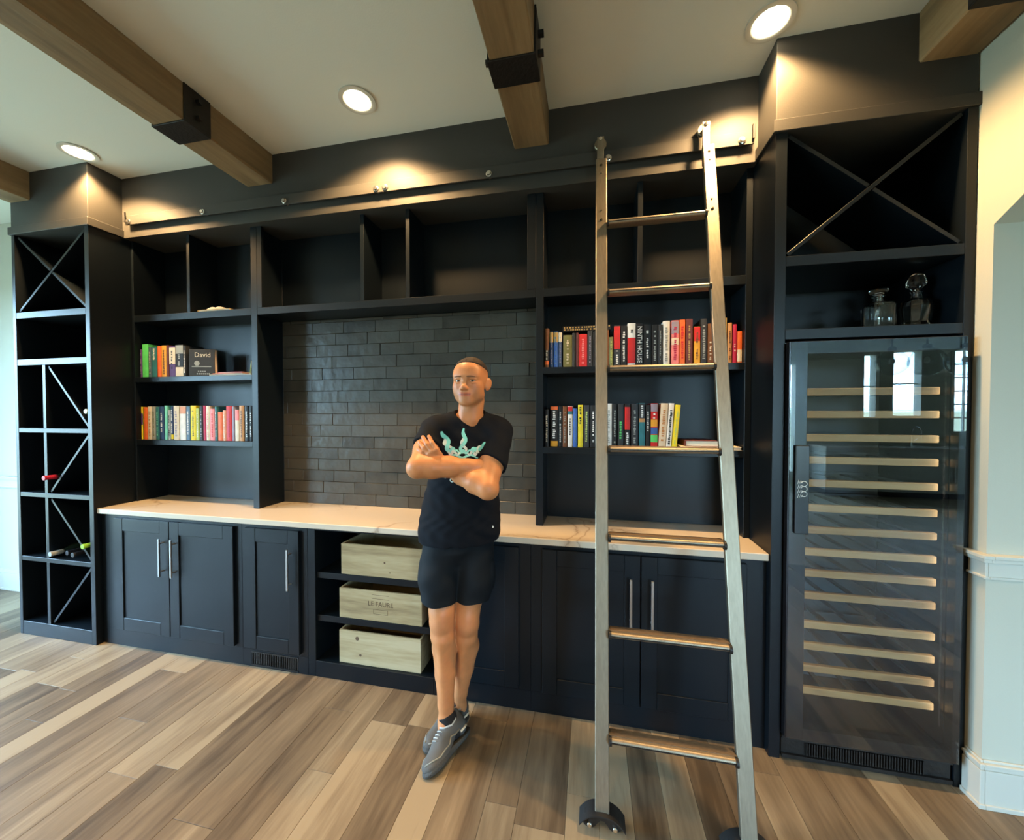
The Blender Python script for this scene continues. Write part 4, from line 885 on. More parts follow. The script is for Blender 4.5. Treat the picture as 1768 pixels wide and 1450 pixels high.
for k in range(46):
    a = rnd.uniform(0, 2 * PI); el = rnd.uniform(0.2, 1.4); l = rnd.uniform(0.15, 0.42)
    d = Vector((math.cos(a) * math.cos(el), math.sin(a) * math.cos(el) * 0.7, math.sin(el))); b0 = Vector((7.35, -6.65, 1.05)); p = b0 + d * l
    s_ = d.cross(Vector((0, 0, 1))).normalized() * 0.035; n_ = s_.cross(d).normalized() * 0.004; tip = p + d * 0.10 - Vector((0, 0, 0.03))
    m.add([p, p + d * 0.05 + s_, tip, p + d * 0.05 - s_, p + d * 0.05 + n_], [(0, 1, 4), (1, 2, 4), (2, 3, 4), (3, 0, 4), (0, 3, 2, 1)])
    m.tube([b0, b0 + d * (l * 0.5) + Vector((0, 0, 0.01)), p], 0.003, 4)
m.build('foliage', mat('leaf_green', (0.03, 0.09, 0.03), 0.5), t)
#END_KITCHEN#
#PERSON#
# ------------------------------------------------------------------ person: surfaces grown from blended volumes
def _smin(a, b, k):
    h = np.maximum(k - np.abs(a - b), 0) / k
    return np.minimum(a, b) - h * h * k * 0.25
class Vol:
    """signed distance on a grid; primitives blend smoothly into one surface"""
    def __init__(s, lo, hi, h):
        s.lo = np.array(lo, float); s.h = h; s.n = (np.ceil((np.array(hi) - s.lo) / h).astype(int) + 1)
        s.f = np.full(s.n, 1.0, np.float32)
        s.ax = [(s.lo[i] + h * np.arange(s.n[i])).astype(np.float32) for i in range(3)]
    def blk(s, lo, hi):
        a = np.clip(np.floor((np.array(lo) - s.lo) / s.h).astype(int), 0, s.n - 1); b = np.clip(np.ceil((np.array(hi) - s.lo) / s.h).astype(int) + 1, a + 1, s.n)
        sl = tuple(slice(int(a[i]), int(b[i])) for i in range(3))
        return sl, s.ax[0][sl[0]][:, None, None], s.ax[1][sl[1]][None, :, None], s.ax[2][sl[2]][None, None, :]
    def put(s, sl, d, k, mode):
        if mode == '+': s.f[sl] = _smin(s.f[sl], d, k)
        else: s.f[sl] = -_smin(-s.f[sl], d, k)
    def cone(s, a, b, ra, rb=None, k=0.02, mode='+', inf=0.0):
        rb = ra if rb is None else rb; ra += inf; rb += inf
        a = np.array(a, float); b = np.array(b, float); m = max(ra, rb) + k + 0.02
        sl, X, Y, Z = s.blk(np.minimum(a, b) - m, np.maximum(a, b) + m)
        d = b - a; L2 = max(float(d @ d), 1e-9)
        t = np.clip(((X - a[0]) * d[0] + (Y - a[1]) * d[1] + (Z - a[2]) * d[2]) / L2, 0, 1)
        q = np.sqrt((X - a[0] - t * d[0]) ** 2 + (Y - a[1] - t * d[1]) ** 2 + (Z - a[2] - t * d[2]) ** 2) - (ra + (rb - ra) * t)
        s.put(sl, q, k, mode); return s
    def chain(s, pts, k=0.02, inf=0.0):
        for (p, r), (q, r2) in zip(pts[:-1], pts[1:]): s.cone(p, q, r, r2, k, '+', inf)
        return s
    def ell(s, c, r, R=None, k=0.03, mode='+', inf=0.0):
        c = np.array(c, float); r = np.array(r, float) + inf; R = np.eye(3) if R is None else np.array(R, float); m = r.max() + k + 0.02
        sl, X, Y, Z = s.blk(c - m, c + m); X = X - c[0]; Y = Y - c[1]; Z = Z - c[2]
        k0 = 0; k1 = 0
        for i in range(3):
            p = X * R[i][0] + Y * R[i][1] + Z * R[i][2]; k0 = k0 + (p / r[i]) ** 2; k1 = k1 + (p / r[i] ** 2) ** 2
        k0 = np.sqrt(k0); d = k0 * (k0 - 1) / np.maximum(np.sqrt(k1), 1e-6)
        s.put(sl, d, k, mode); return s
    def cut(s, p, nrm, k=0.004):
        """remove what lies on the side the normal points to"""
        n = np.array(nrm, float); n /= np.linalg.norm(n)
        d = (s.ax[0][:, None, None] - p[0]) * n[0] + (s.ax[1][None, :, None] - p[1]) * n[1] + (s.ax[2][None, None, :] - p[2]) * n[2]
        s.f = -_smin(-s.f, -d, k).astype(np.float32); return s
    def union(s, o, k=0.004): s.f = _smin(s.f, o.f, k).astype(np.float32); return s
    def minus(s, o, k=0.004): s.f = -_smin(-s.f, o.f, k).astype(np.float32); return s
    def wrinkle(s, fn): 
        s.f = s.f + fn(s.ax[0][:, None, None], s.ax[1][None, :, None], s.ax[2][None, None, :]).astype(np.float32); return s
    def mesh(s, smooth=1):
        f = s.f; ins = f < 0; nx, ny, nz = s.n
        cnt = np.zeros((nx - 1, ny - 1, nz - 1), np.int8)
        for i in (0, 1):
            for j in (0, 1):
                for k in (0, 1): cnt += ins[i:nx - 1 + i, j:ny - 1 + j, k:nz - 1 + k]
        act = np.argwhere((cnt > 0) & (cnt < 8)); idx = np.full(cnt.shape, -1, np.int32); idx[act[:, 0], act[:, 1], act[:, 2]] = np.arange(len(act))
        cv = {(i, j, k): f[act[:, 0] + i, act[:, 1] + j, act[:, 2] + k] for i in (0, 1) for j in (0, 1) for k in (0, 1)}
        acc = np.zeros((len(act), 3)); num = np.zeros(len(act))
        for ax in range(3):
            for u in (0, 1):
                for v in (0, 1):
                    c0 = [u, v]; c0.insert(ax, 0); c1 = list(c0); c1[ax] = 1
                    a = cv[tuple(c0)]; b = cv[tuple(c1)]; sg = (a < 0) != (b < 0); t = np.where(sg, a / np.where(sg, a - b, 1), 0)
                    for q in range(3): acc[:, q] += np.where(sg, t if q == ax else c0[q], 0)
                    num += sg
        P = s.lo + s.h * (act + acc / num[:, None])
        quads = []
        for ax in range(3):
            o = [q for q in range(3) if q != ax]
            s0 = [slice(1, -1)] * 3; s1 = [slice(1, -1)] * 3; s0[ax] = slice(0, -1); s1[ax] = slice(1, None)
            A = ins[tuple(s0)]; B = ins[tuple(s1)]; e = np.argwhere(A != B); st = A[e[:, 0], e[:, 1], e[:, 2]]
            base = e.copy(); base[:, o[0]] += 1; base[:, o[1]] += 1
            def cell(d0, d1):
                c = base.copy(); c[:, o[0]] -= d0; c[:, o[1]] -= d1; return idx[c[:, 0], c[:, 1], c[:, 2]]
            Q = np.stack([cell(1, 1), cell(0, 1), cell(0, 0), cell(1, 0)], 1)
            flip = st if ax != 1 else ~st
            Q[~flip] = Q[~flip][:, ::-1]
            quads.append(Q)
        Q = np.concatenate(quads); Q = Q[(Q >= 0).all(1)]
        for _ in range(smooth):
            sm = np.zeros_like(P); nn = np.zeros(len(P))
            for a in range(4):
                b = Q[:, (a + 1) % 4]
                np.add.at(sm, Q[:, a], P[b]); np.add.at(nn, Q[:, a], 1); np.add.at(sm, b, P[Q[:, a]]); np.add.at(nn, b, 1)
            P = P * 0.5 + 0.5 * sm / np.maximum(nn, 1)[:, None]
        return P, Q

def np_obj(name, P, Q, material, parent, cols=None):
    o = Vector((float(P[:, 0].mean()), float(P[:, 1].mean()), float(P[:, 2].min())))
    me = bpy.data.meshes.new(name); V = (P - np.array(o)).astype(np.float32)
    me.vertices.add(len(V)); me.vertices.foreach_set('co', V.ravel()); me.loops.add(Q.size); me.loops.foreach_set('vertex_index', Q.astype(np.int32).ravel())
    me.polygons.add(len(Q)); me.polygons.foreach_set('loop_start', np.arange(0, Q.size, 4, dtype=np.int32)); me.polygons.foreach_set('loop_total', np.full(len(Q), 4, np.int32))
    me.polygons.foreach_set('use_smooth', np.ones(len(Q), bool)); me.update(calc_edges=True); me.validate()
    if cols is not None:
        at = me.color_attributes.new('tone', 'FLOAT_COLOR', 'POINT'); at.data.foreach_set('color', np.concatenate([cols, np.ones((len(cols), 1))], 1).astype(np.float32).ravel())
    return link(name, me, material, parent, o)

# --- skeleton (metres)
Fd = np.array((0.30, -0.954, 0.0)); Ld = np.array((0.954, 0.30, 0.0)); Ud = np.array((0, 0, 1.0)); RT = [Ld, Fd, Ud]
HC = np.array((-0.303, -0.205, 1.695))                       # between the ears, at eye height
def hd(u, v, w): return HC + np.array((u, -v, w))            # head frame: right in the picture, forward, up
RSH, LSH = np.array((-0.474, -0.220, 1.462)), np.array((-0.194, -0.122, 1.458))
REL, RWR = np.array((-0.473, -0.400, 1.324)), np.array((-0.236, -0.292, 1.316))
LEL, LWR = np.array((-0.186, -0.350, 1.236)), np.array((-0.398, -0.272, 1.308))
RHP, LHP = np.array((-0.462, -0.165, 0.920)), np.array((-0.315, -0.105, 0.920))
RKN, LKN = np.array((-0.440, -0.225, 0.575)), np.array((-0.338, -0.165, 0.545))
RAN, LAN = np.array((-0.413, -0.240, 0.113)), np.array((-0.402, -0.110, 0.085))

person = thing('person', 'person in black T-shirt and shorts with folded arms, leaning on the counter', 'person', (-0.40, -0.22, 0.0))

def torso(v, inf=0.0, low=0.0):
    v.ell((-0.392, -0.125, 0.945), (0.158 + low, 0.108 + low * 0.5, 0.135), RT, 0.05, '+', inf)
    v.ell((-0.370, -0.140, 1.105), (0.145 + low * 0.6, 0.100, 0.175), RT, 0.06, '+', inf)
    v.ell((-0.340, -0.163, 1.325), (0.165, 0.108, 0.185), RT, 0.06, '+', inf)
    v.cone(RSH + np.array((0.045, 0.01, 0.0)), LSH - np.array((0.045, 0.01, 0.0)), 0.058, 0.058, 0.05, '+', inf)
    for sh in (RSH, LSH): v.cone((-0.322, -0.165, 1.540), sh + np.array((0, 0, 0.012)), 0.040, 0.040, 0.05, '+', inf)
    return v
def upper_arm(v, side, inf=0.0, k=0.02):
    s0, e0 = (RSH, REL) if side == 'R' else (LSH, LEL)
    m0 = s0 * 0.45 + e0 * 0.55
    v.chain([(s0, 0.058), (m0, 0.054), (e0, 0.042)], k, inf)
    return v

# --- bare body
lo, hi = (-0.60, -0.46, 0.03), (-0.06, 0.02, 1.83); h = 0.0031
B = Vol(lo, hi, h)
torso(B, -0.012)
# legs
for hp, kn, an, cb in ((RHP, RKN, RAN, (-0.006, 0.030, 0.0)), (LHP, LKN, LAN, (0.004, 0.030, 0.0))):
    G_ = Vol(lo, hi, h); d = an - kn; c1 = kn + d * 0.30 + np.array(cb)
    G_.chain([(hp, 0.084), (hp * 0.4 + kn * 0.6, 0.070), (kn + np.array((0, 0, 0.05)), 0.0600), (kn, 0.0575), (kn + d * 0.14, 0.0545), (c1, 0.0575), (kn + d * 0.55 + np.array(cb) * 0.6, 0.0475), (kn + d * 0.82, 0.036), (an, 0.034)], 0.012)
    G_.ell(kn + np.array((0.006, -0.038, 0.010)), (0.026, 0.020, 0.034), None, 0.035)
    G_.cone(kn + d * 0.16 + np.array((0.004, -0.034, 0)), kn + d * 0.75 + np.array((0.002, -0.016, 0)), 0.016, 0.014, 0.03)
    # foot inside the shoe
    ft = np.array((-0.402, -0.335, 0.036)) if an is RAN else np.array((-0.455, -0.225, 0.040))
    G_.chain([(an, 0.034), (an * 0.4 + ft * 0.6 - np.array((0, 0, 0.012)), 0.028), (ft, 0.024)], 0.03)
    B.union(G_, 0.006)
# right arm (folded over the front)
G_ = Vol(lo, hi, h); upper_arm(G_, 'R', 0.0)
d = RWR - REL
G_.chain([(REL, 0.040), (REL + d * 0.22, 0.047), (REL + d * 0.5, 0.042), (REL + d * 0.8, 0.031), (RWR, 0.0285)], 0.025)
G_.ell(REL + np.array((-0.012, 0.0, -0.012)), (0.030, 0.030, 0.030), None, 0.03)
hb = RWR + np.array((0.040, 0.075, 0.012)); G_.cone(RWR, hb, 0.030, 0.032, 0.02)
for k_, dz in enumerate((-0.028, -0.009, 0.010, 0.028)): G_.cone(hb + np.array((0.01, 0.01, dz)), hb + np.array((0.030, 0.045, dz * 1.1 + 0.004)), 0.0095, 0.008, 0.008)
G_.cone(RWR + np.array((0.03, 0.01, 0.025)), RWR + np.array((0.045, 0.05, 0.052)), 0.011, 0.009, 0.012)
B.union(G_, 0.005)
# left arm (underneath), hand laid on the other arm
G_ = Vol(lo, hi, h); upper_arm(G_, 'L', 0.0)
d = LWR - LEL
G_.chain([(LEL, 0.041), (LEL + d * 0.25, 0.046), (LEL + d * 0.6, 0.040), (LWR, 0.031)], 0.025)
G_.ell(LEL + np.array((0.008, 0.004, -0.014)), (0.030, 0.032, 0.026), None, 0.03)
pal = np.array((-0.408, -0.366, 1.372))
G_.cone(LWR, pal + np.array((0.006, 0.020, -0.020)), 0.028, 0.024, 0.02)
B.union(G_, 0.005)
HF = Vol(lo, hi, h)
fing = [((-0.399, -0.384, 1.396), (-0.419, -0.384, 1.425), (-0.441, -0.368, 1.452), 0.0095), ((-0.414, -0.388, 1.389), (-0.440, -0.388, 1.420), (-0.468, -0.370, 1.449), 0.0100),
        ((-0.427, -0.390, 1.379), (-0.454, -0.391, 1.404), (-0.482, -0.376, 1.428), 0.0095), ((-0.438, -0.390, 1.367), (-0.460, -0.393, 1.385), (-0.483, -0.384, 1.402), 0.0085)]
for q, (a_, b_, c_, r_) in enumerate(fing):
    wb = pal + np.array((0.010 - 0.006 * q, 0.008, -0.004 - 0.006 * q))
    HF.cone(wb, a_, 0.018, r_ + 0.0030, 0.010)                      # back of the hand
for a_, b_, c_, r_ in fing:
    one = Vol((-0.53, -0.43, 1.33), (-0.36, -0.30, 1.49), h); one.chain([(a_, r_ + 0.0012), (b_, r_), (c_, r_ - 0.0014)], 0.004)
    sl = tuple(slice(int(round((one.lo[i] - HF.lo[i]) / h)), int(round((one.lo[i] - HF.lo[i]) / h)) + int(one.n[i])) for i in range(3))
    HF.f[sl] = _smin(HF.f[sl], one.f, 0.0025)
B.union(HF, 0.004)
# neck and head
G_ = Vol(lo, hi, h)
G_.cone((-0.318, -0.172, 1.500), hd(0.0, -0.014, -0.095), 0.062, 0.053, 0.03)
G_.cone((-0.335, -0.215, 1.520), hd(-0.038, -0.015, -0.08), 0.014, 0.015, 0.03); G_.cone((-0.290, -0.215, 1.520), hd(0.038, -0.015, -0.08), 0.014, 0.015, 0.03)
G_.ell(hd(0, -0.012, 0.030), (0.0745, 0.094, 0.0815), None, 0.03)
G_.ell(hd(0, 0.026, -0.018), (0.062, 0.066, 0.080), None, 0.03)
G_.ell(hd(0, 0.052, 0.035), (0.058, 0.038, 0.045), None, 0.035)
for s_ in (-1, 1):
    G_.cone(hd(s_ * 0.046, 0.010, -0.060), hd(s_ * 0.017, 0.068, -0.090), 0.018, 0.018, 0.022)
    G_.ell(hd(s_ * 0.041, 0.058, -0.024), (0.018, 0.019, 0.015), None, 0.025)
    G_.ell(hd(s_ * 0.036, 0.048, -0.050), (0.024, 0.028, 0.032), None, 0.03)
    G_.cone(hd(s_ * 0.010, 0.086, 0.018), hd(s_ * 0.046, 0.070, 0.021), 0.010, 0.009, 0.018)
G_.ell(hd(0, 0.076, -0.092), (0.022, 0.018, 0.018), None, 0.02)
G_.ell(hd(0, 0.080, -0.060), (0.028, 0.016, 0.022), None, 0.02)
for s_ in (-1, 1): G_.ell(hd(s_ * 0.0325, 0.099, -0.001), (0.0165, 0.018, 0.0115), None, 0.012, '-')
G_.cone(hd(0, 0.086, 0.006), hd(0, 0.104, -0.029), 0.0080, 0.0095, 0.012)
G_.ell(hd(0, 0.106, -0.033), (0.0100, 0.0090, 0.0085), None, 0.010)
for s_ in (-1, 1): G_.ell(hd(s_ * 0.0125, 0.099, -0.036), (0.0066, 0.009, 0.0066), None, 0.008)
for s_ in (-1, 1):                                              # lids
    for w0, bow, rr in ((0.0045, 0.0040, 0.0042), (-0.0080, -0.0020, 0.0034)):
        pt = [hd(s_ * 0.0325 + q * 0.0155, 0.0835 + 0.0035 * (1 - q * q) - 0.004 * max(0, s_ * q), w0 + bow * (1 - q * q)) for q in (-1, -0.5, 0, 0.5, 1)]
        for a_, b_ in zip(pt[:-1], pt[1:]): G_.cone(a_, b_, rr, rr, 0.004)
pu = [hd(q * 0.0275, 0.0925 - 0.013 * q * q + 0.001, -0.0570 + 0.0010 * q * q + (0.0010 if abs(q) > 0.2 else 0)) for q in (-1, -0.5, 0, 0.5, 1)]
for a_, b_ in zip(pu[:-1], pu[1:]): G_.cone(a_, b_, 0.0046, 0.0046, 0.005)
plw = [hd(q * 0.0235, 0.0920 - 0.011 * q * q, -0.0668 + 0.0050 * q * q) for q in (-1, -0.5, 0, 0.5, 1)]
for a_, b_ in zip(plw[:-1], plw[1:]): G_.cone(a_, b_, 0.0054, 0.0054, 0.005)
for s_ in (-1, 1):
    c_, s2 = math.cos(0.62), math.sin(0.62)
    Re = [np.array((s_ * c_, -s2, 0)), np.array((s_ * s2, c_, -0.25)) / 1.03, np.array((0, 0.25, 0.97))]
    G_.ell(hd(s_ * 0.0790, -0.014, -0.012), (0.0075, 0.0190, 0.0310), Re, 0.007)
    G_.ell(hd(s_ * 0.0835, 0.000, -0.006), (0.0065, 0.0105, 0.0190), Re, 0.004, '-')
B.union(G_, 0.012)
P, Q = B.mesh(1)
tone = np.tile(np.array((0.550, 0.226, 0.090)), (len(P), 1)); rel = P - HC; rel[:, 1] *= -1
def blend(mask, col):
    tone[:] = tone * (1 - mask[:, None]) + np.array(col) * mask[:, None]
sm_ = lambda x: np.clip(x, 0, 1) ** 2 * (3 - 2 * np.clip(x, 0, 1))
lips = np.minimum(sm_((0.030 - np.abs(rel[:, 0])) / 0.006), sm_((0.0108 - np.abs(rel[:, 2] + 0.0615)) / 0.004)) * (rel[:, 1] > 0.070)
blend(lips * 0.8, (0.48, 0.105, 0.050))
seam = np.minimum(sm_((0.031 - np.abs(rel[:, 0])) / 0.006), sm_((0.0026 - np.abs(rel[:, 2] + 0.0622 - 3.2 * rel[:, 0] ** 2)) / 0.0018)) * (rel[:, 1] > 0.070)
blend(seam * 0.7, (0.13, 0.035, 0.03))
cheek = np.exp(-((np.abs(rel[:, 0]) - 0.042) ** 2 / 0.0004 + (rel[:, 2] + 0.030) ** 2 / 0.0004)) * (rel[:, 1] > 0.03)
blend(cheek * 0.3, (0.60, 0.22, 0.13))
scalp = sm_((rel[:, 2] - 0.020 - 0.35 * np.maximum(rel[:, 1] - 0.01, 0)) / 0.05) * (rel[:, 1] < 0.062) * (np.abs(rel[:, 0]) < 0.09) * (rel[:, 2] > 0)
blend(scalp * 0.70, (0.16, 0.085, 0.045))
beard = sm_((-0.035 - rel[:, 2]) / 0.03) * sm_((rel[:, 1] - 0.005) / 0.03) * (rel[:, 2] > -0.115) * (1 - lips)
blend(beard * 0.13, (0.20, 0.12, 0.08))
knees = np.exp(-(((P - (RKN + (0, -0.05, 0.0))) ** 2).sum(1)) / 0.0022) + np.exp(-(((P - (LKN + (0, -0.05, 0.0))) ** 2).sum(1)) / 0.0022)
blend(np.clip(knees, 0, 1) * 0.3, (0.50, 0.20, 0.11))
m_ = mat('skin', (0.6, 0.3, 0.15), 0.46, spec=0.42, bump=(180, 0.05)); n_ = m_.node_tree; b_ = n_.nodes['Principled BSDF']
at = n_.nodes.new('ShaderNodeAttribute'); at.attribute_name = 'tone'
nz = n_.nodes.new('ShaderNodeTexNoise'); nz.inputs['Scale'].default_value = 22; nz.inputs['Detail'].default_value = 4
tc_ = n_.nodes.new('ShaderNodeTexCoord'); n_.links.new(tc_.outputs['Object'], nz.inputs[0])
mr = n_.nodes.new('ShaderNodeMapRange'); mr.inputs[1].default_value = 0.3; mr.inputs[2].default_value = 0.7; mr.inputs[3].default_value = 0.90; mr.inputs[4].default_value = 1.08; n_.links.new(nz.outputs[0], mr.inputs[0])
ml = n_.nodes.new('ShaderNodeVectorMath'); ml.operation = 'SCALE'; n_.links.new(at.outputs['Color'], ml.inputs[0]); n_.links.new(mr.outputs[0], ml.inputs['Scale']); n_.links.new(ml.outputs[0], b_.inputs['Base Color'])
b_.inputs['Subsurface Weight'].default_value = 0.12; b_.inputs['Subsurface Radius'].default_value = (1.0, 0.35, 0.18); b_.inputs['Subsurface Scale'].default_value = 0.006
body = np_obj('body', P, Q, 'skin', person, tone)

# eyes, brows, hair
head_sel = (P[Q[:, 0], 2] > 1.55); bvb = BVHTree.FromPolygons([tuple(q) for q in P], [tuple(int(i) for i in q) for q in Q[head_sel]])
mat('eye_white', (0.74, 0.70, 0.66), 0.15); mat('iris_brown', (0.045, 0.022, 0.012), 0.1); mat('hair_brown', (0.024, 0.011, 0.005), 0.65, bump=(900, 0.6)); mat('brow_brown', (0.16, 0.070, 0.030), 0.7)
for s_ in (-1, 1):
    c = hd(s_ * 0.0325, 0.0735, -0.0012)
    ey = M().sphere(tuple(c), 0.0128, 20, 12).build('eyeball', 'eye_white', person, 'full')
    gz = (hd(0.30, 1.6, -0.09) - c); gz = gz / np.linalg.norm(gz)
    M().lathe(Vector(c + gz * 0.0110), [(0.0062, 0.0), (0.0060, 0.0012), (0.004, 0.0021), (0.001, 0.0025)], 16, tuple(gz)).build('iris', 'iris_brown', ey, True)
    m = M(); pts = []
    for q in range(7):
        o_ = hd(s_ * (0.0125 + 0.0058 * q), 0.20, 0.0165 + 0.0030 * math.sin(PI * q / 7.0) - 0.0005 * q); hit = bvb.ray_cast(Vector(tuple(o_)), Vector((0, 1, 0)), 0.4)
        pts.append(tuple(hit[0] - Vector((0, 0.0004, 0))))
    m.tube(pts, [0.0022, 0.0034, 0.0037, 0.0036, 0.0032, 0.0024, 0.0010], 6); m.build('eyebrow', 'brow_brown', body, 'full')
Hh = Vol((-0.40, -0.33, 1.68), (-0.20, -0.08, 1.84), 0.0026)
Hh.ell(hd(0, -0.012, 0.030), (0.0772, 0.0970, 0.0858), None, 0.02); Hh.ell(hd(0, 0.044, 0.042), (0.0588, 0.0400, 0.0460), None, 0.035)
Hh.cut(hd(0, 0.072, 0.0685), (0, -1.0, -0.95), 0.006)          # front hairline
Hh.cut(hd(0, -0.02, 0.046), (0, -0.34, -1), 0.012)             # faded sides
Hh.wrinkle(lambda X, Y, Z: 0.0011 * np.sin(X * 620 + 40 * np.sin(Y * 90)) * np.sin(Y * 480 + Z * 300))
P, Q = Hh.mesh(0); np_obj('hair', P, Q, 'hair_brown', person)

# --- T-shirt
mat('cotton_black', (0.0045, 0.0065, 0.0105), 0.85, spec=0.15, bump=(600, 0.15)); mat('shorts_black', (0.0040, 0.0070, 0.0105), 0.75, spec=0.2, bump=(500, 0.15))
T_ = Vol((-0.62, -0.42, 0.90), (-0.06, 0.04, 1.60), 0.0036)
torso(T_, 0.006, 0.010)
T_.ell((-0.388, -0.130, 0.985), (0.186, 0.122, 0.17), RT, 0.08); T_.ell((-0.370, -0.140, 1.13), (0.164, 0.112, 0.18), RT, 0.08)
for sd in ('R', 'L'):
    A_ = Vol((-0.62, -0.42, 0.90), (-0.06, 0.04, 1.60), 0.0036)
    s0, e0 = (RSH, REL) if sd == 'R' else (LSH, LEL)
    ed = s0 + (e0 - s0) * (0.50 if sd == 'R' else 0.60)
    A_.chain([(s0 + np.array((0, 0, 0.0)), 0.071), (ed + (e0 - s0) * 0.15, 0.068)], 0.02)
    A_.cut(ed, e0 - s0 + (np.array((0.0, 0, 0)) if sd == 'R' else np.array((-0.10, 0, 0))), 0.004)
    T_.union(A_, 0.035)
T_.cut((-0.39, -0.13, 0.934), (0.02, 0, -1), 0.004)
Nk = Vol((-0.62, -0.42, 0.90), (-0.06, 0.04, 1.60), 0.0036)     # neck opening
Nk.cone((-0.318, -0.160, 1.528), (-0.306, -0.250, 1.640), 0.062, 0.082, 0.02); T_.minus(Nk, 0.004)
T_.wrinkle(lambda X, Y, Z: 0.0014 * np.sin(X * 38 + Z * 55 + 2.0 * np.sin(Z * 21)) * np.clip((1.22 - Z) / 0.12, 0, 1) + 0.0009 * np.sin(X * 95 - Z * 60 + 3 * np.sin(Z * 33)) * np.clip((1.30 - Z) / 0.1, 0, 1) + 0.0013 * np.sin(Z * 90 + X * 70))
P, Q = T_.mesh(1); shirt = np_obj('t_shirt', P, Q, 'cotton_black', person)
bvh = BVHTree.FromPolygons([tuple(p) for p in P], [tuple(int(i) for i in q) for q in Q])
# --- shorts
Sh = Vol((-0.62, -0.36, 0.58), (-0.14, 0.06, 1.06), 0.0036)
Sh.ell((-0.392, -0.125, 0.945), (0.160, 0.112, 0.10), RT, 0.05)
for hp, kn, ox, hr in ((RHP, RKN, (-0.014, -0.004, 0.0), 0.082), (LHP, LKN, (0.012, 0.004, 0.0), 0.080)):
    o_ = np.array(ox); Lg = Vol((-0.62, -0.36, 0.58), (-0.14, 0.06, 1.06), 0.0036); Lg.chain([(hp, 0.094), (hp * 0.55 + kn * 0.45 + o_, 0.090), (kn + np.array((0, 0, 0.03)) + o_, hr)], 0.035); Sh.union(Lg, 0.010)
Sh.cone((-0.392, -0.165, 0.90), (-0.388, -0.165, 0.83), 0.085, 0.045, 0.04)
for c_, r_ in (((-0.545, -0.200, 0.790), (0.020, 0.052, 0.072)), ((-0.232, -0.098, 0.775), (0.018, 0.052, 0.072))): Sh.ell(c_, r_, RT, 0.018)   # cargo pockets
Sh.cut((-0.44, -0.22, 0.668), (-0.05, 0, -1), 0.004); Sh.cut((-0.39, -0.13, 0.985), (0, 0, 1), 0.004)
Sh.wrinkle(lambda X, Y, Z: 0.0022 * np.sin(X * 50 + Z * 14 + 1.2 * np.sin(Z * 18)) * np.clip((0.9 - Z) / 0.1, 0, 1) + 0.0010 * np.sin(Z * 60 - X * 40))
P2, Q2 = Sh.mesh(1); shorts = np_obj('shorts', P2, Q2, 'shorts_black', person)
bvs = BVHTree.FromPolygons([tuple(p) for p in P2], [tuple(int(i) for i in q) for q in Q2])

# --- print on the shirt: three twisted prongs over a wavy band
FV = Vector(tuple(Fd))
def on_shirt(x, z, off=0.0012):
    o = Vector((x, -0.62, z)); r = bvh.ray_cast(o, Vector((0, 1, 0)), 1.0)
    return None if r[0] is None else r[0] + Vector((0, -off, 0))
def stroke(m, pts, w):
    L_ = []; R_ = []; n = len(pts)
    for i, (x, z) in enumerate(pts):
        a = pts[max(i - 1, 0)]; b = pts[min(i + 1, n - 1)]; d = Vector((b[0] - a[0], b[1] - a[1])); d = d.normalized() if d.length else Vector((1, 0)); q = Vector((-d.y, d.x))
        ww = w * (0.35 + 0.65 * min(1, 4 * min(i, n - 1 - i) / n + 0.15)) / 2
        p0 = on_shirt(x + q.x * ww, z + q.y * ww); p1 = on_shirt(x - q.x * ww, z - q.y * ww)
        if p0 is None or p1 is None: return
        L_.append(p0); R_.append(p1)
    V = L_ + R_; V += [p + Vector((0, 0.0016, 0)) for p in V]; N2 = 2 * n; F = []
    for i in range(n - 1): F += [(i, i + 1, n + i + 1, n + i), (N2 + n + i, N2 + n + i + 1, N2 + i + 1, N2 + i), (i, N2 + i, N2 + i + 1, i + 1), (n + i + 1, N2 + n + i + 1, N2 + n + i, n + i)]
    F += [(0, n, N2 + n, N2), (n - 1, N2 + n - 1, N2 + 2 * n - 1, 2 * n - 1)]
    m.add(V, F)
def prong(base, tip, wd, turns, w):
    b0 = Vector(base); t0 = Vector(tip); d = t0 - b0; q = Vector((-d.y, d.x)).normalized(); out_ = []
    for ph in (0, PI):
        out_.append([tuple(b0 + d * (k / 40) * (0.80 if ph else 1.0) + q * (wd * (1 - 0.85 * (k / 40)) * math.sin(turns * 2 * PI * k / 40 + ph))) for k in range(41)])
    return out_
mat('print_aqua', (0.22, 0.72, 0.68), 0.7); mat('print_pale', (0.62, 0.74, 0.70), 0.7)
for i, (b0, t0, wd, tr) in enumerate((((-0.372, 1.372), (-0.412, 1.470), 0.014, 1.3), ((-0.318, 1.372), (-0.322, 1.482), 0.015, 1.4), ((-0.276, 1.370), (-0.220, 1.420), 0.012, 1.2))):
    st = prong(b0, t0, wd, tr, 0.009)
    m = M(); stroke(m, st[0], 0.0150); m.build('print_prong', 'print_aqua', shirt)
    m = M(); stroke(m, st[1], 0.0110); m.build('print_prong', 'print_pale', shirt)
for i, (xa, za, xb_, amp, mt_) in enumerate(((-0.398, 1.388, -0.345, 0.007, 'print_aqua'), (-0.392, 1.372, -0.330, 0.008, 'print_pale'), (-0.345, 1.378, -0.290, 0.007, 'print_aqua'), (-0.300, 1.372, -0.245, 0.008, 'print_pale'), (-0.292, 1.388, -0.240, 0.006, 'print_aqua'), (-0.385, 1.358, -0.250, 0.006, 'print_aqua'))):
    m = M(); stroke(m, [(xa + (xb_ - xa) * k / 30, za + amp * math.sin(k / 30 * PI * 4 + i)) for k in range(31)], 0.0100); m.build('print_band', mt_, shirt)
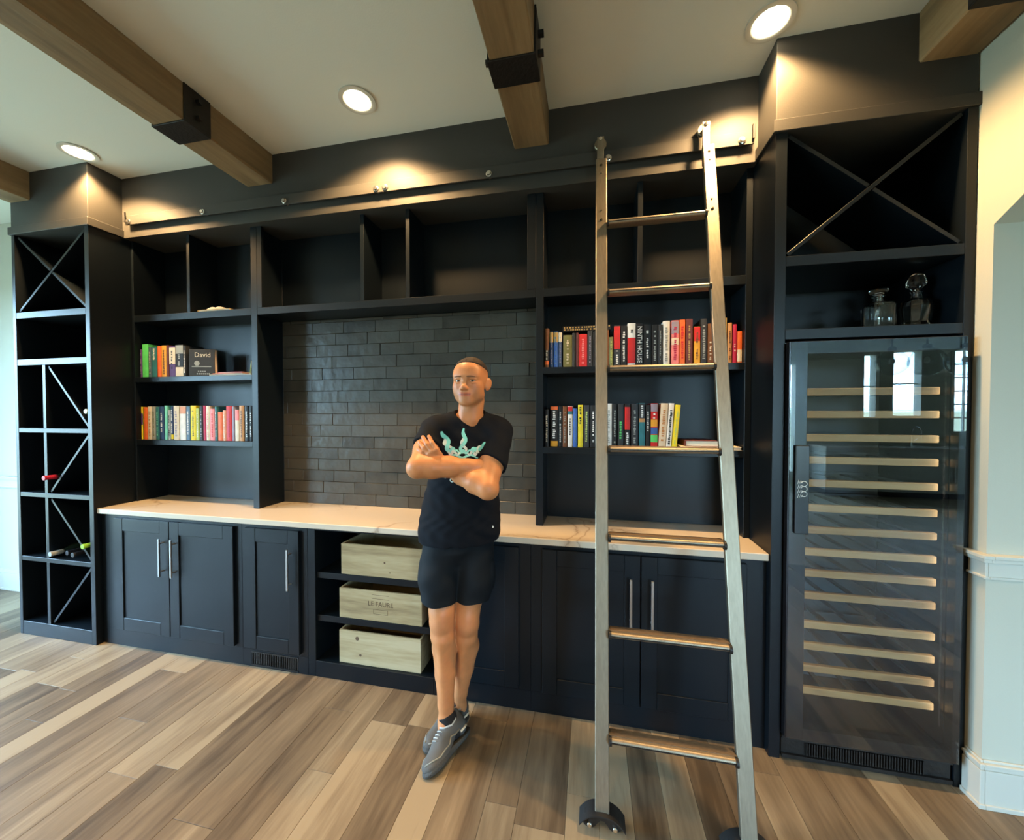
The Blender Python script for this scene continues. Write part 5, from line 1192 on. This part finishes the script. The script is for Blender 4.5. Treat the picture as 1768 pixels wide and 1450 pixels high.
for xx, zz, tx in ((-0.400, 1.268, 'a'), (-0.368, 1.250, 'o')):
    m = M(); stroke(m, [(xx + 0.009 * math.cos(a), zz + 0.008 * math.sin(a)) for a in [2 * PI * k / 16 for k in range(17)]], 0.0045); m.build('print_letter', 'print_pale', shirt)
tg = on_shirt(-0.208, 1.018)
if tg is not None: M().cyl(tg + Vector((0, 0.001, 0)), tg + Vector((0, -0.0012, 0)), 0.0055, 0.0055, 10).build('hem_tag', 'print_white', shirt)

# --- socks and shoes
mat('sock_black', (0.008, 0.008, 0.009), 0.9); mat('shoe_grey', (0.085, 0.088, 0.085), 0.75, bump=(500, 0.4)); mat('shoe_trim', (0.20, 0.20, 0.16), 0.6); mat('shoe_sole', (0.045, 0.050, 0.050), 0.7, bump=(160, 0.5)); mat('shoe_light', (0.42, 0.46, 0.46), 0.5); mat('shoe_white', (0.85, 0.78, 0.62), 0.5)
def shoe(heel, toe, upv, ank, lab):
    heel = np.array(heel, float); toe = np.array(toe, float); ank = np.array(ank, float); d = toe - heel; L = np.linalg.norm(d); d /= L
    u = np.array(upv, float); u -= d * (u @ d); u /= np.linalg.norm(u); s = np.cross(d, u)
    p = lambda a, b, c: heel + d * (a * L) + s * b + u * c
    allp = [p(a, b, c) for a in (-0.15, 1.12) for b in (-0.075, 0.075) for c in (-0.02, 0.16)]
    lo_, hi_ = np.min(allp, 0), np.max(allp, 0)
    sk = Vol(lo_ - 0.02, hi_ + np.array((0.02, 0.02, 0.06)), 0.003)
    sk.cone(p(0.25, 0, 0.055), ank, 0.042, 0.0395, 0.02); sk.cut(ank + (ank - p(0.25, 0, 0.055)) / np.linalg.norm(ank - p(0.25, 0, 0.055)) * 0.012, ank - p(0.25, 0, 0.055), 0.003)
    Pk, Qk = sk.mesh(0); np_obj('sock', Pk, Qk, 'sock_black', person)
    U = Vol(lo_, hi_, 0.003)
    U.ell(p(0.14, 0, 0.045), (0.036, 0.034, 0.040), [d, s, u], 0.03); U.cone(p(0.14, 0, 0.060), p(0.26, 0, 0.082), 0.034, 0.040, 0.03)
    U.cone(p(0.26, 0, 0.076), p(0.55, 0, 0.050), 0.040, 0.036, 0.03); U.cone(p(0.55, 0, 0.044), p(0.86, 0.002, 0.026), 0.040, 0.027, 0.03); U.ell(p(0.76, 0.0, 0.026), (0.060, 0.045, 0.026), [d, s, u], 0.03)
    U.cone(p(0.11, 0, 0.07), p(0.07, 0, 0.105), 0.026, 0.016, 0.02)
    top = Vol(lo_, hi_, 0.003); top.cone(p(0.24, 0, 0.118), ank + (ank - p(0.24, 0, 0.118)) * 0.5, 0.040, 0.046, 0.01); U.minus(top, 0.006)
    U.cut(p(0.5, 0, 0.012), -u, 0.004)
    Pu, Qu = U.mesh(1); sh = np_obj('shoe', Pu, Qu, 'shoe_grey', person)
    So = Vol(lo_, hi_, 0.003)
    So.ell(p(0.17, 0, 0.016), (0.058, 0.040, 0.034), [d, s, u], 0.03); So.cone(p(0.17, 0, 0.016), p(0.72, 0, 0.014), 0.037, 0.044, 0.03); So.ell(p(0.78, 0, 0.012), (0.066, 0.047, 0.024), [d, s, u], 0.02)
    So.cut(p(0.5, 0, 0.026), u - 0.10 * d, 0.004); So.cut(p(0.5, 0, 0.0), -u, 0.003)
    Ps, Qs = So.mesh(1); np_obj('sole', Ps, Qs, 'shoe_sole', sh)
    bv = BVHTree.FromPolygons([tuple(q) for q in Pu], [tuple(int(i) for i in q) for q in Qu])
    def near(a, b, c):
        r = bv.find_nearest(Vector(tuple(p(a, b, c)))); return r[0] + r[1] * 0.0012
    for sd in (-1, 1):
        M().tube([near(a, sd * bb, c) for a, bb, c in ((0.22, 0.05, 0.055), (0.34, 0.05, 0.050), (0.42, 0.05, 0.062), (0.50, 0.05, 0.044), (0.62, 0.06, 0.046), (0.74, 0.05, 0.040), (0.86, 0.03, 0.042), (0.93, 0.006, 0.034))], 0.0034, 6).build('overlay', 'shoe_trim', sh, 'full')
        M().tube([near(a, sd * bb, c) for a, bb, c in ((0.04, 0.035, 0.040), (0.12, 0.06, 0.036), (0.22, 0.06, 0.034))], 0.0055, 6).build('heel_stripe', 'shoe_white', sh, 'full')
    M().tube([near(a, bb, c) for a, bb, c in ((0.10, 0.0, 0.14), (0.20, 0.06, 0.115), (0.34, 0.06, 0.115), (0.45, 0.03, 0.12), (0.47, 0.0, 0.12), (0.45, -0.03, 0.12), (0.34, -0.06, 0.115), (0.20, -0.06, 0.115), (0.10, 0.0, 0.14))], 0.0040, 6).build('collar', 'shoe_light', sh, 'full')
    m = M()
    for a in (0.50, 0.56, 0.62, 0.68): m.tube([near(a, b, 0.10) for b in (-0.022, -0.011, 0, 0.011, 0.022)], 0.0022, 5)
    m.build('laces', 'shoe_light', sh, 'full')
shoe((-0.330, -0.190, 0.040), (-0.434, -0.413, 0.002), (-0.46, 0.10, 0.88), (-0.412, -0.241, 0.140), 'front')
shoe((-0.385, -0.052, 0.001), (-0.490, -0.305, 0.001), (0, 0, 1), LAN + np.array((0, 0, 0.045)), 'rear')
#END_PERSON#
